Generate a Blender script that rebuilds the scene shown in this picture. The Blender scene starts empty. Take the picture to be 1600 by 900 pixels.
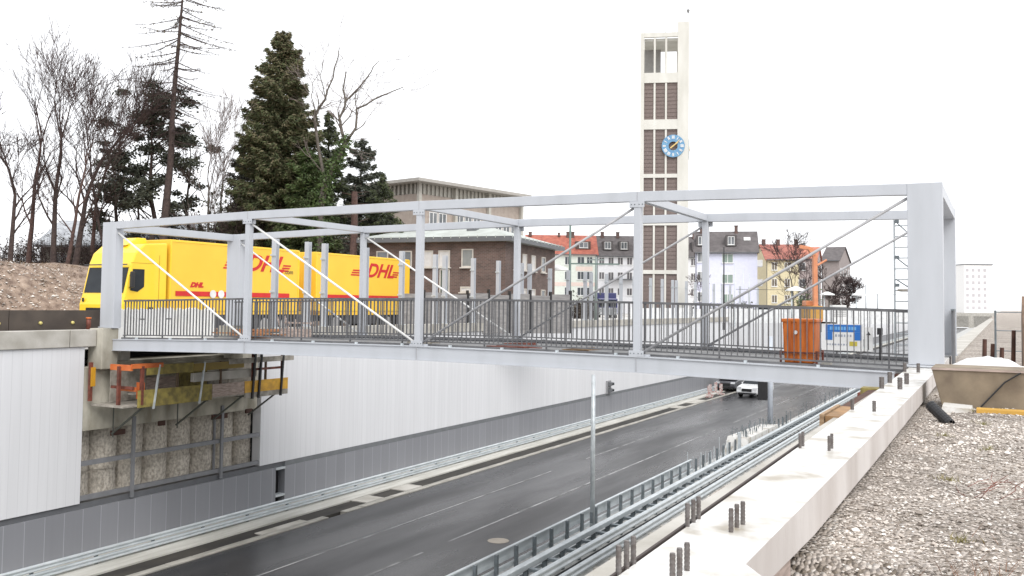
import bpy, math, random
from mathutils import Vector, Matrix, noise
random.seed(7)
R = math.radians
sc = bpy.context.scene
COL = sc.collection

# ------------------------------------------------------------------ camera
M_ = [(0.880245, 0.474362, 0.012218), (-0.010943, 0.046033, -0.99888), (-0.474393, 0.879126, 0.045711)]
CP = Vector((24.38, -18.82, 0.0)); F_ = 1419.02; CY = 410.85
cam = bpy.data.cameras.new('camera'); camo = bpy.data.objects.new('camera', cam); COL.objects.link(camo)
right, down, fwd = (Vector(r) for r in M_)
camo.matrix_world = Matrix(((right.x, -down.x, -fwd.x, CP.x), (right.y, -down.y, -fwd.y, CP.y), (right.z, -down.z, -fwd.z, CP.z), (0, 0, 0, 1)))
cam.sensor_width = 36; cam.lens = F_ / 1600 * 36; cam.shift_y = -(450 - CY) / 1600
cam.clip_start = .1; cam.clip_end = 6000
sc.camera = camo
def at(px, py, D):                       # survey helper: a point of the place seen at (px, py) at depth D metres
    return CP + (right * ((px - 800) / F_) + down * ((py - CY) / F_) + fwd) * D
def gat(px, D, z):                       # ground point under column px at depth D
    p = at(px, 478, D); return Vector((p.x, p.y, z))
CA = math.atan2(right.y, right.x)

# ------------------------------------------------------------------ materials
MATS = {}
def mat(name, c, rough=.6, metal=0, c2=None, scale=3, stretch=(1, 1, 1), bump=0, bscale=None, spec=.5, detail=5, lo=.35, hi=.65, coat=0):
    if name in MATS: return MATS[name]
    m = bpy.data.materials.new(name); m.use_nodes = True; nt = m.node_tree; N = nt.nodes; L = nt.links
    b = N['Principled BSDF']; b.inputs['Roughness'].default_value = rough; b.inputs['Metallic'].default_value = metal
    b.inputs['Specular IOR Level'].default_value = spec; b.inputs['Coat Weight'].default_value = coat
    c = tuple(c) + (1,)
    if c2 is None: c2 = tuple(x * .86 for x in c[:3])
    c2 = tuple(c2) + (1,)
    tc = N.new('ShaderNodeTexCoord'); mp = N.new('ShaderNodeMapping'); mp.inputs['Scale'].default_value = stretch
    L.new(tc.outputs['Object'], mp.inputs['Vector'])
    n = N.new('ShaderNodeTexNoise'); n.inputs['Scale'].default_value = scale; n.inputs['Detail'].default_value = detail
    L.new(mp.outputs[0], n.inputs['Vector'])
    cr = N.new('ShaderNodeValToRGB'); cr.color_ramp.elements[0].position = lo; cr.color_ramp.elements[1].position = hi
    cr.color_ramp.elements[0].color = c2; cr.color_ramp.elements[1].color = c
    L.new(n.outputs['Fac'], cr.inputs['Fac']); L.new(cr.outputs['Color'], b.inputs['Base Color'])
    if bump:
        n2 = N.new('ShaderNodeTexNoise'); n2.inputs['Scale'].default_value = bscale or scale * 6; n2.inputs['Detail'].default_value = 4
        L.new(mp.outputs[0], n2.inputs['Vector'])
        bp = N.new('ShaderNodeBump'); bp.inputs['Strength'].default_value = bump; bp.inputs['Distance'].default_value = .02
        L.new(n2.outputs['Fac'], bp.inputs['Height']); L.new(bp.outputs[0], b.inputs['Normal'])
    MATS[name] = m; return m
def panel_mat(name, c, axis='Y', pitch=.3, joint=.045, rough=.4, jmul=.72, var=.05, metal=0, streak=.08):
    """metal cladding: joints every `pitch`, each cassette a little different, faint vertical streaks"""
    m = bpy.data.materials.new(name); m.use_nodes = True; nt = m.node_tree; N = nt.nodes; L = nt.links
    b = N['Principled BSDF']; b.inputs['Roughness'].default_value = rough; b.inputs['Metallic'].default_value = metal
    tc = N.new('ShaderNodeTexCoord'); sp = N.new('ShaderNodeSeparateXYZ'); L.new(tc.outputs['Object'], sp.inputs[0])
    dv = N.new('ShaderNodeMath'); dv.operation = 'DIVIDE'; dv.inputs[1].default_value = pitch; L.new(sp.outputs[axis], dv.inputs[0])
    fr = N.new('ShaderNodeMath'); fr.operation = 'FRACT'; L.new(dv.outputs[0], fr.inputs[0])
    lt = N.new('ShaderNodeMath'); lt.operation = 'LESS_THAN'; lt.inputs[1].default_value = joint; L.new(fr.outputs[0], lt.inputs[0])
    fl = N.new('ShaderNodeMath'); fl.operation = 'FLOOR'; L.new(dv.outputs[0], fl.inputs[0])
    wn = N.new('ShaderNodeTexWhiteNoise'); wn.noise_dimensions = '1D'; L.new(fl.outputs[0], wn.inputs['W'])
    mp = N.new('ShaderNodeMapping'); mp.inputs['Scale'].default_value = (6, 6, .25); L.new(tc.outputs['Object'], mp.inputs[0])
    n = N.new('ShaderNodeTexNoise'); n.inputs['Scale'].default_value = 1.3; n.inputs['Detail'].default_value = 4; L.new(mp.outputs[0], n.inputs[0])
    a = N.new('ShaderNodeMath'); a.operation = 'MULTIPLY_ADD'; a.inputs[1].default_value = var; a.inputs[2].default_value = 1 - var * .5 - streak * .5
    L.new(wn.outputs['Value'], a.inputs[0])
    a2 = N.new('ShaderNodeMath'); a2.operation = 'MULTIPLY_ADD'; a2.inputs[1].default_value = streak; L.new(n.outputs['Fac'], a2.inputs[0]); L.new(a.outputs[0], a2.inputs[2])
    j = N.new('ShaderNodeMath'); j.operation = 'MULTIPLY_ADD'; j.inputs[1].default_value = -(1 - jmul); j.inputs[2].default_value = 1; L.new(lt.outputs[0], j.inputs[0])
    k = N.new('ShaderNodeMath'); k.operation = 'MULTIPLY'; L.new(a2.outputs[0], k.inputs[0]); L.new(j.outputs[0], k.inputs[1])
    vm = N.new('ShaderNodeVectorMath'); vm.operation = 'SCALE'; vm.inputs[0].default_value = c; L.new(k.outputs[0], vm.inputs['Scale'])
    L.new(vm.outputs[0], b.inputs['Base Color'])
    MATS[name] = m; return m
def brick_mat(name, c1, c2, mortar, scale=1, rz=0):
    m = bpy.data.materials.new(name); m.use_nodes = True; nt = m.node_tree; N = nt.nodes; L = nt.links
    b = N['Principled BSDF']; b.inputs['Roughness'].default_value = .85
    tc = N.new('ShaderNodeTexCoord'); sp = N.new('ShaderNodeSeparateXYZ'); L.new(tc.outputs['Object'], sp.inputs[0])
    ad = N.new('ShaderNodeMath'); ad.operation = 'ADD'; L.new(sp.outputs['X'], ad.inputs[0]); L.new(sp.outputs['Y'], ad.inputs[1])
    cb = N.new('ShaderNodeCombineXYZ'); L.new(ad.outputs[0], cb.inputs[0]); L.new(sp.outputs['Z'], cb.inputs[1])
    br = N.new('ShaderNodeTexBrick'); br.inputs['Color1'].default_value = (*c1, 1); br.inputs['Color2'].default_value = (*c2, 1); br.inputs['Mortar'].default_value = (*mortar, 1)
    br.inputs['Scale'].default_value = scale; br.inputs['Brick Width'].default_value = .25; br.inputs['Row Height'].default_value = .085; br.inputs['Mortar Size'].default_value = .008
    L.new(cb.outputs[0], br.inputs['Vector'])
    n = N.new('ShaderNodeTexNoise'); n.inputs['Scale'].default_value = 1.2; n.inputs['Detail'].default_value = 5; L.new(tc.outputs['Object'], n.inputs[0])
    mx = N.new('ShaderNodeMixRGB'); mx.blend_type = 'OVERLAY'; mx.inputs[0].default_value = .5; L.new(br.outputs['Color'], mx.inputs[1]); L.new(n.outputs['Fac'], mx.inputs[2])
    L.new(mx.outputs[0], b.inputs['Base Color']); MATS[name] = m; return m
def tile_mat(name, c, c2, freq=4):
    m = mat(name, c, .8, c2=c2, scale=1.5); nt = m.node_tree; N = nt.nodes; L = nt.links
    w = N.new('ShaderNodeTexWave'); w.bands_direction = 'Z'; w.inputs['Scale'].default_value = freq; w.inputs['Distortion'].default_value = .6
    tc = N.new('ShaderNodeTexCoord'); L.new(tc.outputs['Object'], w.inputs[0])
    bp = N.new('ShaderNodeBump'); bp.inputs['Strength'].default_value = .5; bp.inputs['Distance'].default_value = .05
    L.new(w.outputs['Fac'], bp.inputs['Height']); L.new(bp.outputs[0], N['Principled BSDF'].inputs['Normal']); return m

steel = mat('bridge_steel_paint', (.50, .52, .555), .38, c2=(.455, .475, .505), scale=1.6, stretch=(1.5, 1.5, .3), lo=.25, hi=.55, bump=.05, bscale=3)
railg = mat('railing_grey', (.135, .135, .14), .5, c2=(.09, .09, .095), scale=4)
rodm = mat('tie_rod_galvanised', (.62, .64, .66), .35, metal=.2, c2=(.5, .52, .54), scale=5)
rodd = mat('tie_rod_shaded_grey', (.42, .42, .43), .5, c2=(.32, .32, .33), scale=5)  # darker copy for the right-hand rods, their weaker light put into the colour
rodm = mat('tie_rod_lit_grey', (.80, .80, .78), .4, c2=(.70, .70, .69), scale=5)  # brighter copy for the left-hand rods, the light on them put into the colour
galv = mat('galvanised_steel', (.58, .62, .64), .42, metal=.25, c2=(.46, .50, .52), scale=6, stretch=(1, .3, 1))
galvd = mat('galvanised_post_steel', (.22, .25, .27), .5, metal=.5, c2=(.15, .17, .18), scale=6)
conc = mat('concrete', (.50, .48, .44), .75, c2=(.36, .34, .30), scale=1.6, bump=.25, bscale=30)
concw = mat('fresh_pale_concrete', (.66, .65, .625), .35, c2=(.34, .30, .235), scale=2.6, lo=.32, hi=.50, bump=.12, bscale=22, stretch=(1, 1, 1))
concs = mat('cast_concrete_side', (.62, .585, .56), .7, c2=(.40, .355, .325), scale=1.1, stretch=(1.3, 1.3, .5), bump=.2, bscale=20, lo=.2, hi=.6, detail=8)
concg = mat('stained_old_concrete', (.56, .53, .45), .85, c2=(.26, .24, .19), scale=1.5, stretch=(1, 1, .5), bump=.4, bscale=18)
pilem = mat('rough_pile_concrete', (.66, .61, .53), .95, c2=(.36, .32, .27), scale=14, bump=.9, bscale=40, lo=.34, hi=.62, detail=9, stretch=(1, 1, .7))
light_p = panel_mat('light_cladding', (.68, .685, .705), pitch=.30, joint=.05, jmul=.88, var=.05, rough=.42, streak=.14)
dark_p = panel_mat('dark_grey_cladding', (.235, .24, .26), pitch=.62, joint=.035, jmul=1.5, var=.10, rough=.45)
capm = mat('dark_trim', (.13, .135, .145), .5)
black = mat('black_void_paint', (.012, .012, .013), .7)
blackp = mat('black_plastic', (.02, .02, .022), .45)
kerbm = mat('kerb_stone', (.42, .40, .36), .7, c2=(.26, .25, .22), scale=5, stretch=(1, .2, 1))
timber = mat('pale_timber', (.45, .32, .20), .8, c2=(.25, .16, .09), scale=3, stretch=(1, 6, 6), bump=.3)
timberd = mat('brown_formwork_timber', (.10, .045, .03), .8, c2=(.05, .022, .016), scale=4, bump=.3)
plyw = mat('weathered_formwork_board', (.30, .24, .165), .7, c2=(.15, .115, .08), scale=2.5, bump=.15, lo=.3, hi=.7)
yellowb = mat('yellow_board', (.80, .45, .05), .6, c2=(.55, .30, .05), scale=4)
oliveb = mat('olive_stained_board', (.34, .275, .07), .7, c2=(.17, .135, .045), scale=5)
pinkb = mat('grey_pink_board', (.50, .40, .35), .8, c2=(.28, .22, .19), scale=4, stretch=(1, 1, 6))
greyb = mat('grey_weathered_board', (.40, .37, .32), .8, c2=(.23, .21, .18), scale=5)
redox = mat('red_oxide_steel', (.20, .055, .035), .6, c2=(.09, .03, .02), scale=6)
orange = mat('orange_paint', (.62, .17, .045), .5, c2=(.5, .10, .02), scale=3)
orangeb = mat('orange_bin_plastic', (.66, .17, .015), .45, c2=(.45, .10, .012), scale=3, stretch=(3, 3, .6), lo=.3, hi=.6)
white = mat('white_paint', (.78, .78, .77), .5, c2=(.66, .66, .65))
whitew = mat('white_washed_board', (.88, .88, .87), .6, c2=(.76, .76, .74), scale=3, stretch=(1, 1, .4))
yel = mat('yellow_truck_paint', (.88, .60, .03), .32, c2=(.86, .57, .025), scale=1, coat=.3)
yelb = mat('yellow_box_wall', (.87, .54, .05), .42, c2=(.84, .51, .045), scale=1)
redl = mat('red_lettering', (.60, .022, .02), .5)
glass = mat('dark_glass', (.012, .015, .02), .12, c2=(.02, .025, .03), scale=2, spec=.25)
wglass = mat('window_glass', (.07, .08, .09), .12, c2=(.16, .17, .18), scale=.8, spec=.8)
rubber = mat('rubber', (.02, .02, .02), .8)
chassis = mat('chassis_grey', (.05, .05, .055), .6)
chrome = mat('wheel_alloy', (.55, .55, .56), .3, metal=.8)
bark = mat('bark_brown', (.075, .052, .045), .9, c2=(.04, .028, .026), scale=8)
barkr = mat('bark_reddish', (.105, .062, .052), .9, c2=(.06, .035, .03), scale=8)
barkg = mat('bark_grey', (.15, .13, .11), .9, c2=(.08, .07, .06), scale=8)
twigm = mat('twig_brown', (.075, .05, .045), .9, c2=(.04, .026, .026), scale=8)
needle = mat('spruce_needles', (.11, .13, .052), .8, c2=(.06, .078, .032), scale=1.3)
needleb = mat('spruce_needles_tip_brown', (.19, .16, .095), .8, c2=(.12, .115, .06), scale=1.5)
needled = mat('pine_needles_dark', (.09, .10, .07), .8, c2=(.052, .06, .044), scale=1.3)
ivy = mat('ivy_leaves', (.085, .13, .035), .6, c2=(.045, .08, .022), scale=2)
hedgem = mat('brown_brush', (.085, .065, .05), .9, c2=(.045, .04, .028), scale=2)

# asphalt, damp, streaked along the road
def asphalt():
    m = bpy.data.materials.new('damp_asphalt'); m.use_nodes = True; nt = m.node_tree; N = nt.nodes; L = nt.links; b = N['Principled BSDF']
    tc = N.new('ShaderNodeTexCoord'); mp = N.new('ShaderNodeMapping'); mp.inputs['Scale'].default_value = (.9, .05, 1); L.new(tc.outputs['Object'], mp.inputs[0])
    n = N.new('ShaderNodeTexNoise'); n.inputs['Scale'].default_value = 1.2; n.inputs['Detail'].default_value = 6; L.new(mp.outputs[0], n.inputs[0])
    cr = N.new('ShaderNodeValToRGB'); cr.color_ramp.elements[0].color = (.014, .014, .016, 1); cr.color_ramp.elements[1].color = (.045, .044, .046, 1)
    cr.color_ramp.elements[0].position = .3; cr.color_ramp.elements[1].position = .7; L.new(n.outputs['Fac'], cr.inputs[0]); 
    g = N.new('ShaderNodeTexNoise'); g.inputs['Scale'].default_value = 60; g.inputs['Detail'].default_value = 2; L.new(tc.outputs['Object'], g.inputs[0])
    mx = N.new('ShaderNodeMixRGB'); mx.blend_type = 'OVERLAY'; mx.inputs[0].default_value = .35; L.new(cr.outputs[0], mx.inputs[1]); L.new(g.outputs['Fac'], mx.inputs[2]); L.new(mx.outputs[0], b.inputs['Base Color'])
    n3 = N.new('ShaderNodeTexNoise'); n3.inputs['Scale'].default_value = .35; n3.inputs['Detail'].default_value = 4
    mp3 = N.new('ShaderNodeMapping'); mp3.inputs['Scale'].default_value = (1.4, .25, 1); L.new(tc.outputs['Object'], mp3.inputs[0]); L.new(mp3.outputs[0], n3.inputs[0])
    mr = N.new('ShaderNodeMapRange'); mr.inputs[1].default_value = .35; mr.inputs[2].default_value = .65; mr.inputs[3].default_value = .20; mr.inputs[4].default_value = .42
    L.new(n3.outputs['Fac'], mr.inputs[0]); L.new(mr.outputs[0], b.inputs['Roughness'])
    bp = N.new('ShaderNodeBump'); bp.inputs['Strength'].default_value = .25; bp.inputs['Distance'].default_value = .005; L.new(g.outputs['Fac'], bp.inputs['Height']); L.new(bp.outputs[0], b.inputs['Normal'])
    return m
asph = asphalt()
def gravel_mat():
    m = bpy.data.materials.new('loose_gravel'); m.use_nodes = True; nt = m.node_tree; N = nt.nodes; L = nt.links; b = N['Principled BSDF']; b.inputs['Roughness'].default_value = .9
    tc = N.new('ShaderNodeTexCoord')
    v = N.new('ShaderNodeTexVoronoi'); v.inputs['Scale'].default_value = 34; L.new(tc.outputs['Object'], v.inputs[0])
    n = N.new('ShaderNodeTexNoise'); n.inputs['Scale'].default_value = .8; n.inputs['Detail'].default_value = 6; L.new(tc.outputs['Object'], n.inputs[0])
    cr = N.new('ShaderNodeValToRGB'); e = cr.color_ramp.elements; e[0].color = (.16, .13, .10, 1); e[1].color = (.60, .54, .49, 1); e.new(.5).color = (.38, .33, .285, 1)
    sp = N.new('ShaderNodeSeparateColor'); L.new(v.outputs['Color'], sp.inputs[0]); L.new(sp.outputs[0], cr.inputs[0])
    mx = N.new('ShaderNodeMixRGB'); mx.blend_type = 'OVERLAY'; mx.inputs[0].default_value = .6; L.new(cr.outputs[0], mx.inputs[1]); L.new(n.outputs['Fac'], mx.inputs[2]); L.new(mx.outputs[0], b.inputs['Base Color'])
    bp = N.new('ShaderNodeBump'); bp.inputs['Strength'].default_value = 1; bp.inputs['Distance'].default_value = .04; bp.invert = True; L.new(v.outputs['Distance'], bp.inputs['Height']); L.new(bp.outputs[0], b.inputs['Normal'])
    return m
gravm = gravel_mat()
def stone_mat():
    m = bpy.data.materials.new('gravel_stone'); m.use_nodes = True; nt = m.node_tree; N = nt.nodes; L = nt.links; b = N['Principled BSDF']; b.inputs['Roughness'].default_value = .85
    g = N.new('ShaderNodeNewGeometry'); cr = N.new('ShaderNodeValToRGB'); e = cr.color_ramp.elements
    e[0].color = (.19, .155, .13, 1); e[1].color = (.80, .76, .71, 1); e.new(.35).color = (.42, .37, .325, 1); e.new(.75).color = (.60, .545, .49, 1)
    L.new(g.outputs['Random Per Island'], cr.inputs[0])
    tc = N.new('ShaderNodeTexCoord'); n = N.new('ShaderNodeTexNoise'); n.inputs['Scale'].default_value = 1.6; n.inputs['Detail'].default_value = 5; L.new(tc.outputs['Object'], n.inputs[0])
    mr = N.new('ShaderNodeMapRange'); mr.inputs[1].default_value = .35; mr.inputs[2].default_value = .62; mr.inputs[3].default_value = .70; mr.inputs[4].default_value = 1.12; L.new(n.outputs['Fac'], mr.inputs[0])
    vm = N.new('ShaderNodeVectorMath'); vm.operation = 'SCALE'; L.new(cr.outputs[0], vm.inputs[0]); L.new(mr.outputs[0], vm.inputs['Scale']); L.new(vm.outputs[0], b.inputs['Base Color']); return m
stonem = stone_mat()
bankm = mat('brown_bank_earth', (.38, .295, .235), .95, c2=(.13, .09, .07), scale=3.2, bump=1.0, bscale=14, lo=.3, hi=.7, detail=8)
groundm = mat('pale_site_ground', (.60, .585, .56), .8, c2=(.42, .40, .37), scale=.5, bump=.5, bscale=6)

# ------------------------------------------------------------------ object helpers
OFF = {}
def tag(o, label=None, cat=None, group=None, kind=None):
    if label: o['label'] = label
    if cat: o['category'] = cat
    if group: o['group'] = group
    if kind: o['kind'] = kind
    return o
def thing(name, label, cat, loc=(0, 0, 0), rz=0, group=None, world=False):
    """world=True: parts are given in world coordinates (rz must be 0)"""
    o = bpy.data.objects.new(name, None); COL.objects.link(o); o.empty_display_size = .3
    o.location = loc; o.rotation_euler = (0, 0, rz); OFF[o.name] = Vector(loc) if world else Vector((0, 0, 0))
    return tag(o, label, cat, group)
class MB:
    def __init__(s): s.v = []; s.f = []; s.p = []
    def add(s, vs, fs):
        n = len(s.v); s.p.append((n, len(s.f))); s.v += [tuple(v) for v in vs]; s.f += [tuple(i + n for i in f) for f in fs]; return s
    def box(s, x0, x1, y0, y1, z0, z1):
        return s.add([(x0, y0, z0), (x1, y0, z0), (x1, y1, z0), (x0, y1, z0), (x0, y0, z1), (x1, y0, z1), (x1, y1, z1), (x0, y1, z1)],
                     [(0, 3, 2, 1), (4, 5, 6, 7), (0, 1, 5, 4), (1, 2, 6, 5), (2, 3, 7, 6), (3, 0, 4, 7)])
    def hexa(s, p):   # 8 points: bottom 4 ccw, top 4
        return s.add(p, [(0, 3, 2, 1), (4, 5, 6, 7), (0, 1, 5, 4), (1, 2, 6, 5), (2, 3, 7, 6), (3, 0, 4, 7)])
    def beam(s, p, q, w, h, up=(0, 0, 1)):      # rectangular bar from p to q, w sideways, h along up
        p, q = Vector(p), Vector(q); d = (q - p).normalized(); sd = d.cross(Vector(up)).normalized(); u = sd.cross(d).normalized()
        a, b = sd * w / 2, u * h / 2
        return s.hexa([p - a - b, p + a - b, q + a - b, q - a - b, p - a + b, p + a + b, q + a + b, q - a + b])
    def tube(s, p, q, r0, r1=None, n=8, cap=True):
        p, q = Vector(p), Vector(q); r1 = r0 if r1 is None else r1; d = (q - p)
        if d.length < 1e-6: return s
        d.normalize(); a = d.orthogonal().normalized(); b = d.cross(a)
        vs = []
        for c, r in ((p, r0), (q, r1)):
            for i in range(n):
                t = 2 * math.pi * i / n; vs.append(c + a * math.cos(t) * r + b * math.sin(t) * r)
        fs = [(i, (i + 1) % n, n + (i + 1) % n, n + i) for i in range(n)]
        if cap: fs += [tuple(range(n - 1, -1, -1)), tuple(range(n, 2 * n))]
        return s.add(vs, fs)
    def prism(s, pts, axis, a, b):   # pts 2D polygon, extruded along axis index
        vs = []
        for c in (a, b):
            for x, y in pts:
                vs.append({0: (c, x, y), 1: (x, c, y), 2: (x, y, c)}[axis])
        n = len(pts)
        return s.add(vs, [tuple(range(n)), tuple(range(2 * n - 1, n - 1, -1))] + [(i, i + n, (i + 1) % n + n, (i + 1) % n) for i in range(n)])
    def sweep(s, prof, path):       # prof [(dx,dz)] closed, path [(x,y,z)] running along y
        n = len(prof); vs = []
        for (x, y, z) in path: vs += [(x + a, y, z + b) for a, b in prof]
        fs = []
        for k in range(len(path) - 1):
            for i in range(n):
                j = (i + 1) % n; fs.append((k * n + i, k * n + j, (k + 1) * n + j, (k + 1) * n + i))
        fs += [tuple(range(n)), tuple(range(len(path) * n - 1, (len(path) - 1) * n - 1, -1))]
        return s.add(vs, fs)
    def each(s, name, m, parent=None, **k):      # every added piece becomes a part of its own
        o = None
        for i, (v0, f0) in enumerate(s.p):
            v1, f1 = s.p[i + 1] if i + 1 < len(s.p) else (len(s.v), len(s.f))
            q = MB(); q.v = s.v[v0:v1]; q.f = [tuple(a - v0 for a in f) for f in s.f[f0:f1]]; o = q.build(name, m, parent, **k)
        return o
    def build(s, name, m, parent=None, smooth=False, bevel=0):
        off = OFF.get(parent.name, Vector((0, 0, 0))) if parent else Vector((0, 0, 0))
        me = bpy.data.meshes.new(name)
        me.from_pydata([(x - off.x, y - off.y, z - off.z) for x, y, z in s.v], [], s.f); me.update()
        import bmesh
        if len(s.f) < 20000:
            bm = bmesh.new(); bm.from_mesh(me); bmesh.ops.recalc_face_normals(bm, faces=bm.faces); bm.to_mesh(me); bm.free()
        for mm in (m if isinstance(m, (list, tuple)) else [m]): me.materials.append(mm)
        o = bpy.data.objects.new(name, me); COL.objects.link(o)
        if parent: o.parent = parent; OFF[o.name] = off
        if smooth:
            for p in me.polygons: p.use_smooth = True
        if bevel:
            b = o.modifiers.new('bevel', 'BEVEL'); b.width = bevel; b.segments = 2; b.limit_method = 'ANGLE'
        return o
def single(mb, name, m, label, cat, group=None, **k):
    o = mb.build(name, m, None, **k); return tag(o, label, cat, group)
def recentre(o):
    me = o.data; c = sum((v.co for v in me.vertices), Vector()) / len(me.vertices); zmin = min(v.co.z for v in me.vertices); c.z = zmin
    for v in me.vertices: v.co -= c
    o.location = c; return o
def dup(root, loc=None, rz=None, label=None, group=None):
    r = root.copy(); COL.objects.link(r); OFF[r.name] = OFF.get(root.name, Vector())
    if loc is not None: r.location = loc
    if rz is not None: r.rotation_euler = (0, 0, rz)
    if label: r['label'] = label
    if group: r['group'] = group
    for ch in list(root.children):
        c = ch.copy(); COL.objects.link(c); c.parent = r
        for g in ch.children: d = g.copy(); COL.objects.link(d); d.parent = c
    return r
def text(txt, name, m, parent, loc, size, rot, shear=0, ext=.004, sx=1, bold=0, align='LEFT'):
    cu = bpy.data.curves.new(name, 'FONT'); cu.body = txt; cu.size = size; cu.shear = shear; cu.extrude = ext; cu.offset = bold; cu.align_x = align; cu.space_character = 1
    t = bpy.data.objects.new(name, cu); COL.objects.link(t); bpy.context.view_layer.update()
    me = bpy.data.meshes.new_from_object(t); bpy.data.objects.remove(t)
    mw = Matrix.Translation(loc) @ rot.to_4x4() @ Matrix.Diagonal((sx, 1, 1, 1))
    me.transform(mw); me.materials.clear(); me.materials.append(m)
    o = bpy.data.objects.new(name, me); COL.objects.link(o); o.parent = parent; return o

ROAD = -7.7; GL = -1.55; TOP = -1.10
# ------------------------------------------------------------------ SETTING
def sheet(name, x0, x1, y0, y1, z, m):
    return tag(MB().add([(x0, y0, z), (x1, y0, z), (x1, y1, z), (x0, y1, z)], [(0, 1, 2, 3)]).build(name, m), kind='structure')
T0, T1 = -60, 420
sheet('trough_floor', -1.7, 22.5, T0, T1, ROAD - .16, conc)
MB_ = MB().box(3.15, 11.45, T0, T1, ROAD - .15, ROAD); tag(MB_.build('road', asph), kind='structure')
MB_ = MB().box(-.02, 2.04, T0, T1, ROAD - .15, ROAD + .05); tag(MB_.build('concrete_verge', mat('verge_concrete', (.55, .54, .50), .8, c2=(.40, .39, .35), scale=1.4, stretch=(3, .35, 1))), kind='structure')
# drainage channel with cover slabs
MB_ = MB().box(2.05, 2.84, T0, T1, ROAD - .15, ROAD + .0); tag(MB_.build('drainage_channel', mat('channel_tar', (.022, .02, .018), .8, c2=(.045, .04, .033), scale=2, stretch=(1, .4, 1))), kind='structure')
MB_ = MB()
for a, b in ((9.6, 10.7), (12.2, 13.4), (48, 49.5), (52, 55)): MB_.box(2.06, 2.83, a, b, ROAD + .003, ROAD + .04)
MB_.box(2.5, 2.83, 4.0, 6.2, ROAD + .003, ROAD + .03)
tag(MB_.build('drainage_cover_slabs', conc), kind='structure')
MB_ = MB(); y = T0
while y < 120:
    L_ = 1.0
    if not (5.6 < y < 8.2 and random.random() < .6): MB_.box(2.85, 3.14, y + .01, y + L_ - .01, ROAD - .12, ROAD + .03 + random.uniform(-.006, .006))
    y += L_
tag(MB_.build('road_kerb', kerbm), kind='structure')
# pale markings
linem = mat('worn_lane_marking', (.34, .34, .34), .6, c2=(.10, .10, .10), scale=3, stretch=(1, .4, 1), lo=.3, hi=.6)
MB_ = MB()
for a, b in ((T0, 19.5), (23.5, 33)): MB_.add([(5.87, a, ROAD + .004), (5.94, a, ROAD + .004), (5.94, b, ROAD + .004), (5.87, b, ROAD + .004)], [(0, 1, 2, 3)])
for a, b in ((T0, 5), (6.5, 38), (42, 60), (64, 90)): MB_.add([(8.47, a, ROAD + .004), (8.56, a, ROAD + .004), (8.56, b, ROAD + .004), (8.47, b, ROAD + .004)], [(0, 1, 2, 3)])
tag(MB_.build('lane_marking', linem), kind='structure')
MB_ = MB(); c = (9.85, 7.4); MB_.add([(c[0] + .36 * math.cos(i / 12 * 2 * math.pi), c[1] + .36 * math.sin(i / 12 * 2 * math.pi), ROAD + .006) for i in range(12)], [tuple(range(12))])
tag(MB_.build('manhole_cover', mat('pale_manhole', (.42, .37, .31), .8)), kind='structure')
# median strip and the other carriageway
MB_ = MB().box(11.46, 14.6, T0, T1, ROAD - .15, ROAD + .02); tag(MB_.build('median_strip', mat('median_pale_screed', (.52, .52, .50), .8, c2=(.34, .34, .33), scale=2.5)), kind='structure')
MB_ = MB().box(14.61, 22.45, T0, T1, ROAD - .15, ROAD - .01); tag(MB_.build('far_carriageway', conc), kind='structure')

def hz(s, t):      # height of the left bank
    a = min(max((-s - 8.6) / 5.2, 0), 1); a = a * a * (3 - 2 * a)
    b = 1 if t < 26 else max(0, 1 - (t - 26) / 9)
    n = noise.noise(Vector((s * .35, t * .35, 0))) * .45 + noise.noise(Vector((s * 1.1, t * 1.1, 3))) * .16
    k = min(max((-s - 7.5) / 2, 0), 1)
    return GL + a * b * 3.05 + n * k
MB_ = MB(); xs = [-4000, -600, -150, -60] + [-42 + i * .8 for i in range(44)] + [-6, -3, -.44]; ys = [-1500, -300, -60] + [-30 + i * .9 for i in range(80)] + [50, 80, 120, 190, 420, 1200, 4000]
for y in ys:
    for x in xs: MB_.v.append((x, y, hz(x, y) if x > -60 else hz(-60, y)))
n = len(xs)
for j in range(len(ys) - 1):
    for i in range(n - 1): MB_.f.append((j * n + i, j * n + i + 1, (j + 1) * n + i + 1, (j + 1) * n + i))
go = MB_.build('ground', [groundm, bankm]); tag(go, kind='structure')
for p in go.data.polygons:
    p.use_smooth = True
    if p.center.x < -7.4 and p.center.x > -60 and p.center.y < 40: p.material_index = 1
def hr(s, t):
    dip = min(max((-13.25 - t) / .4, 0), 1) * min(max((23.95 - s) / .25, 0), 1) * .36
    return -1.41 - dip + noise.noise(Vector((s * .8, t * .8, 5))) * .05 + max(0, s - 24.5) * .015
MB_ = MB(); xs = [22.46] + [23.4 + i * .25 for i in range(40)] + [34, 60, 200, 4000]; ys = [-1500, -100] + [-26 + i * .25 for i in range(120)] + [6, 12, 30, 80, 190, 420, 1000, 4000]; n = len(xs)
for y in ys:
    for x in xs: MB_.v.append((x, y, hr(x, y)))
for j in range(len(ys) - 1):
    for i in range(n - 1): MB_.f.append((j * n + i, j * n + i + 1, (j + 1) * n + i + 1, (j + 1) * n + i))
go = MB_.build('gravel_ground', gravm, smooth=True); tag(go, kind='structure')
sheet('far_ground', -.5, 22.5, T1, 4000, GL - .01, groundm)
# tunnel mouth at the far end
MB_ = MB().box(-.5, 22.5, T1, T1 + 1.2, -2.6, GL + .4).box(-.5, 1, T1, T1 + 1.2, ROAD, -2.61).box(11.6, 13.6, T1, T1 + 1.2, ROAD, -2.61).box(21.4, 22.5, T1, T1 + 1.2, ROAD, -2.61).box(-.5, 22.5, T1 + 14, T1 + 14.5, ROAD, GL)
single(MB_, 'tunnel_portal', conc, 'pale concrete tunnel mouth closing the far end of the sunken road', 'tunnel portal')

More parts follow.
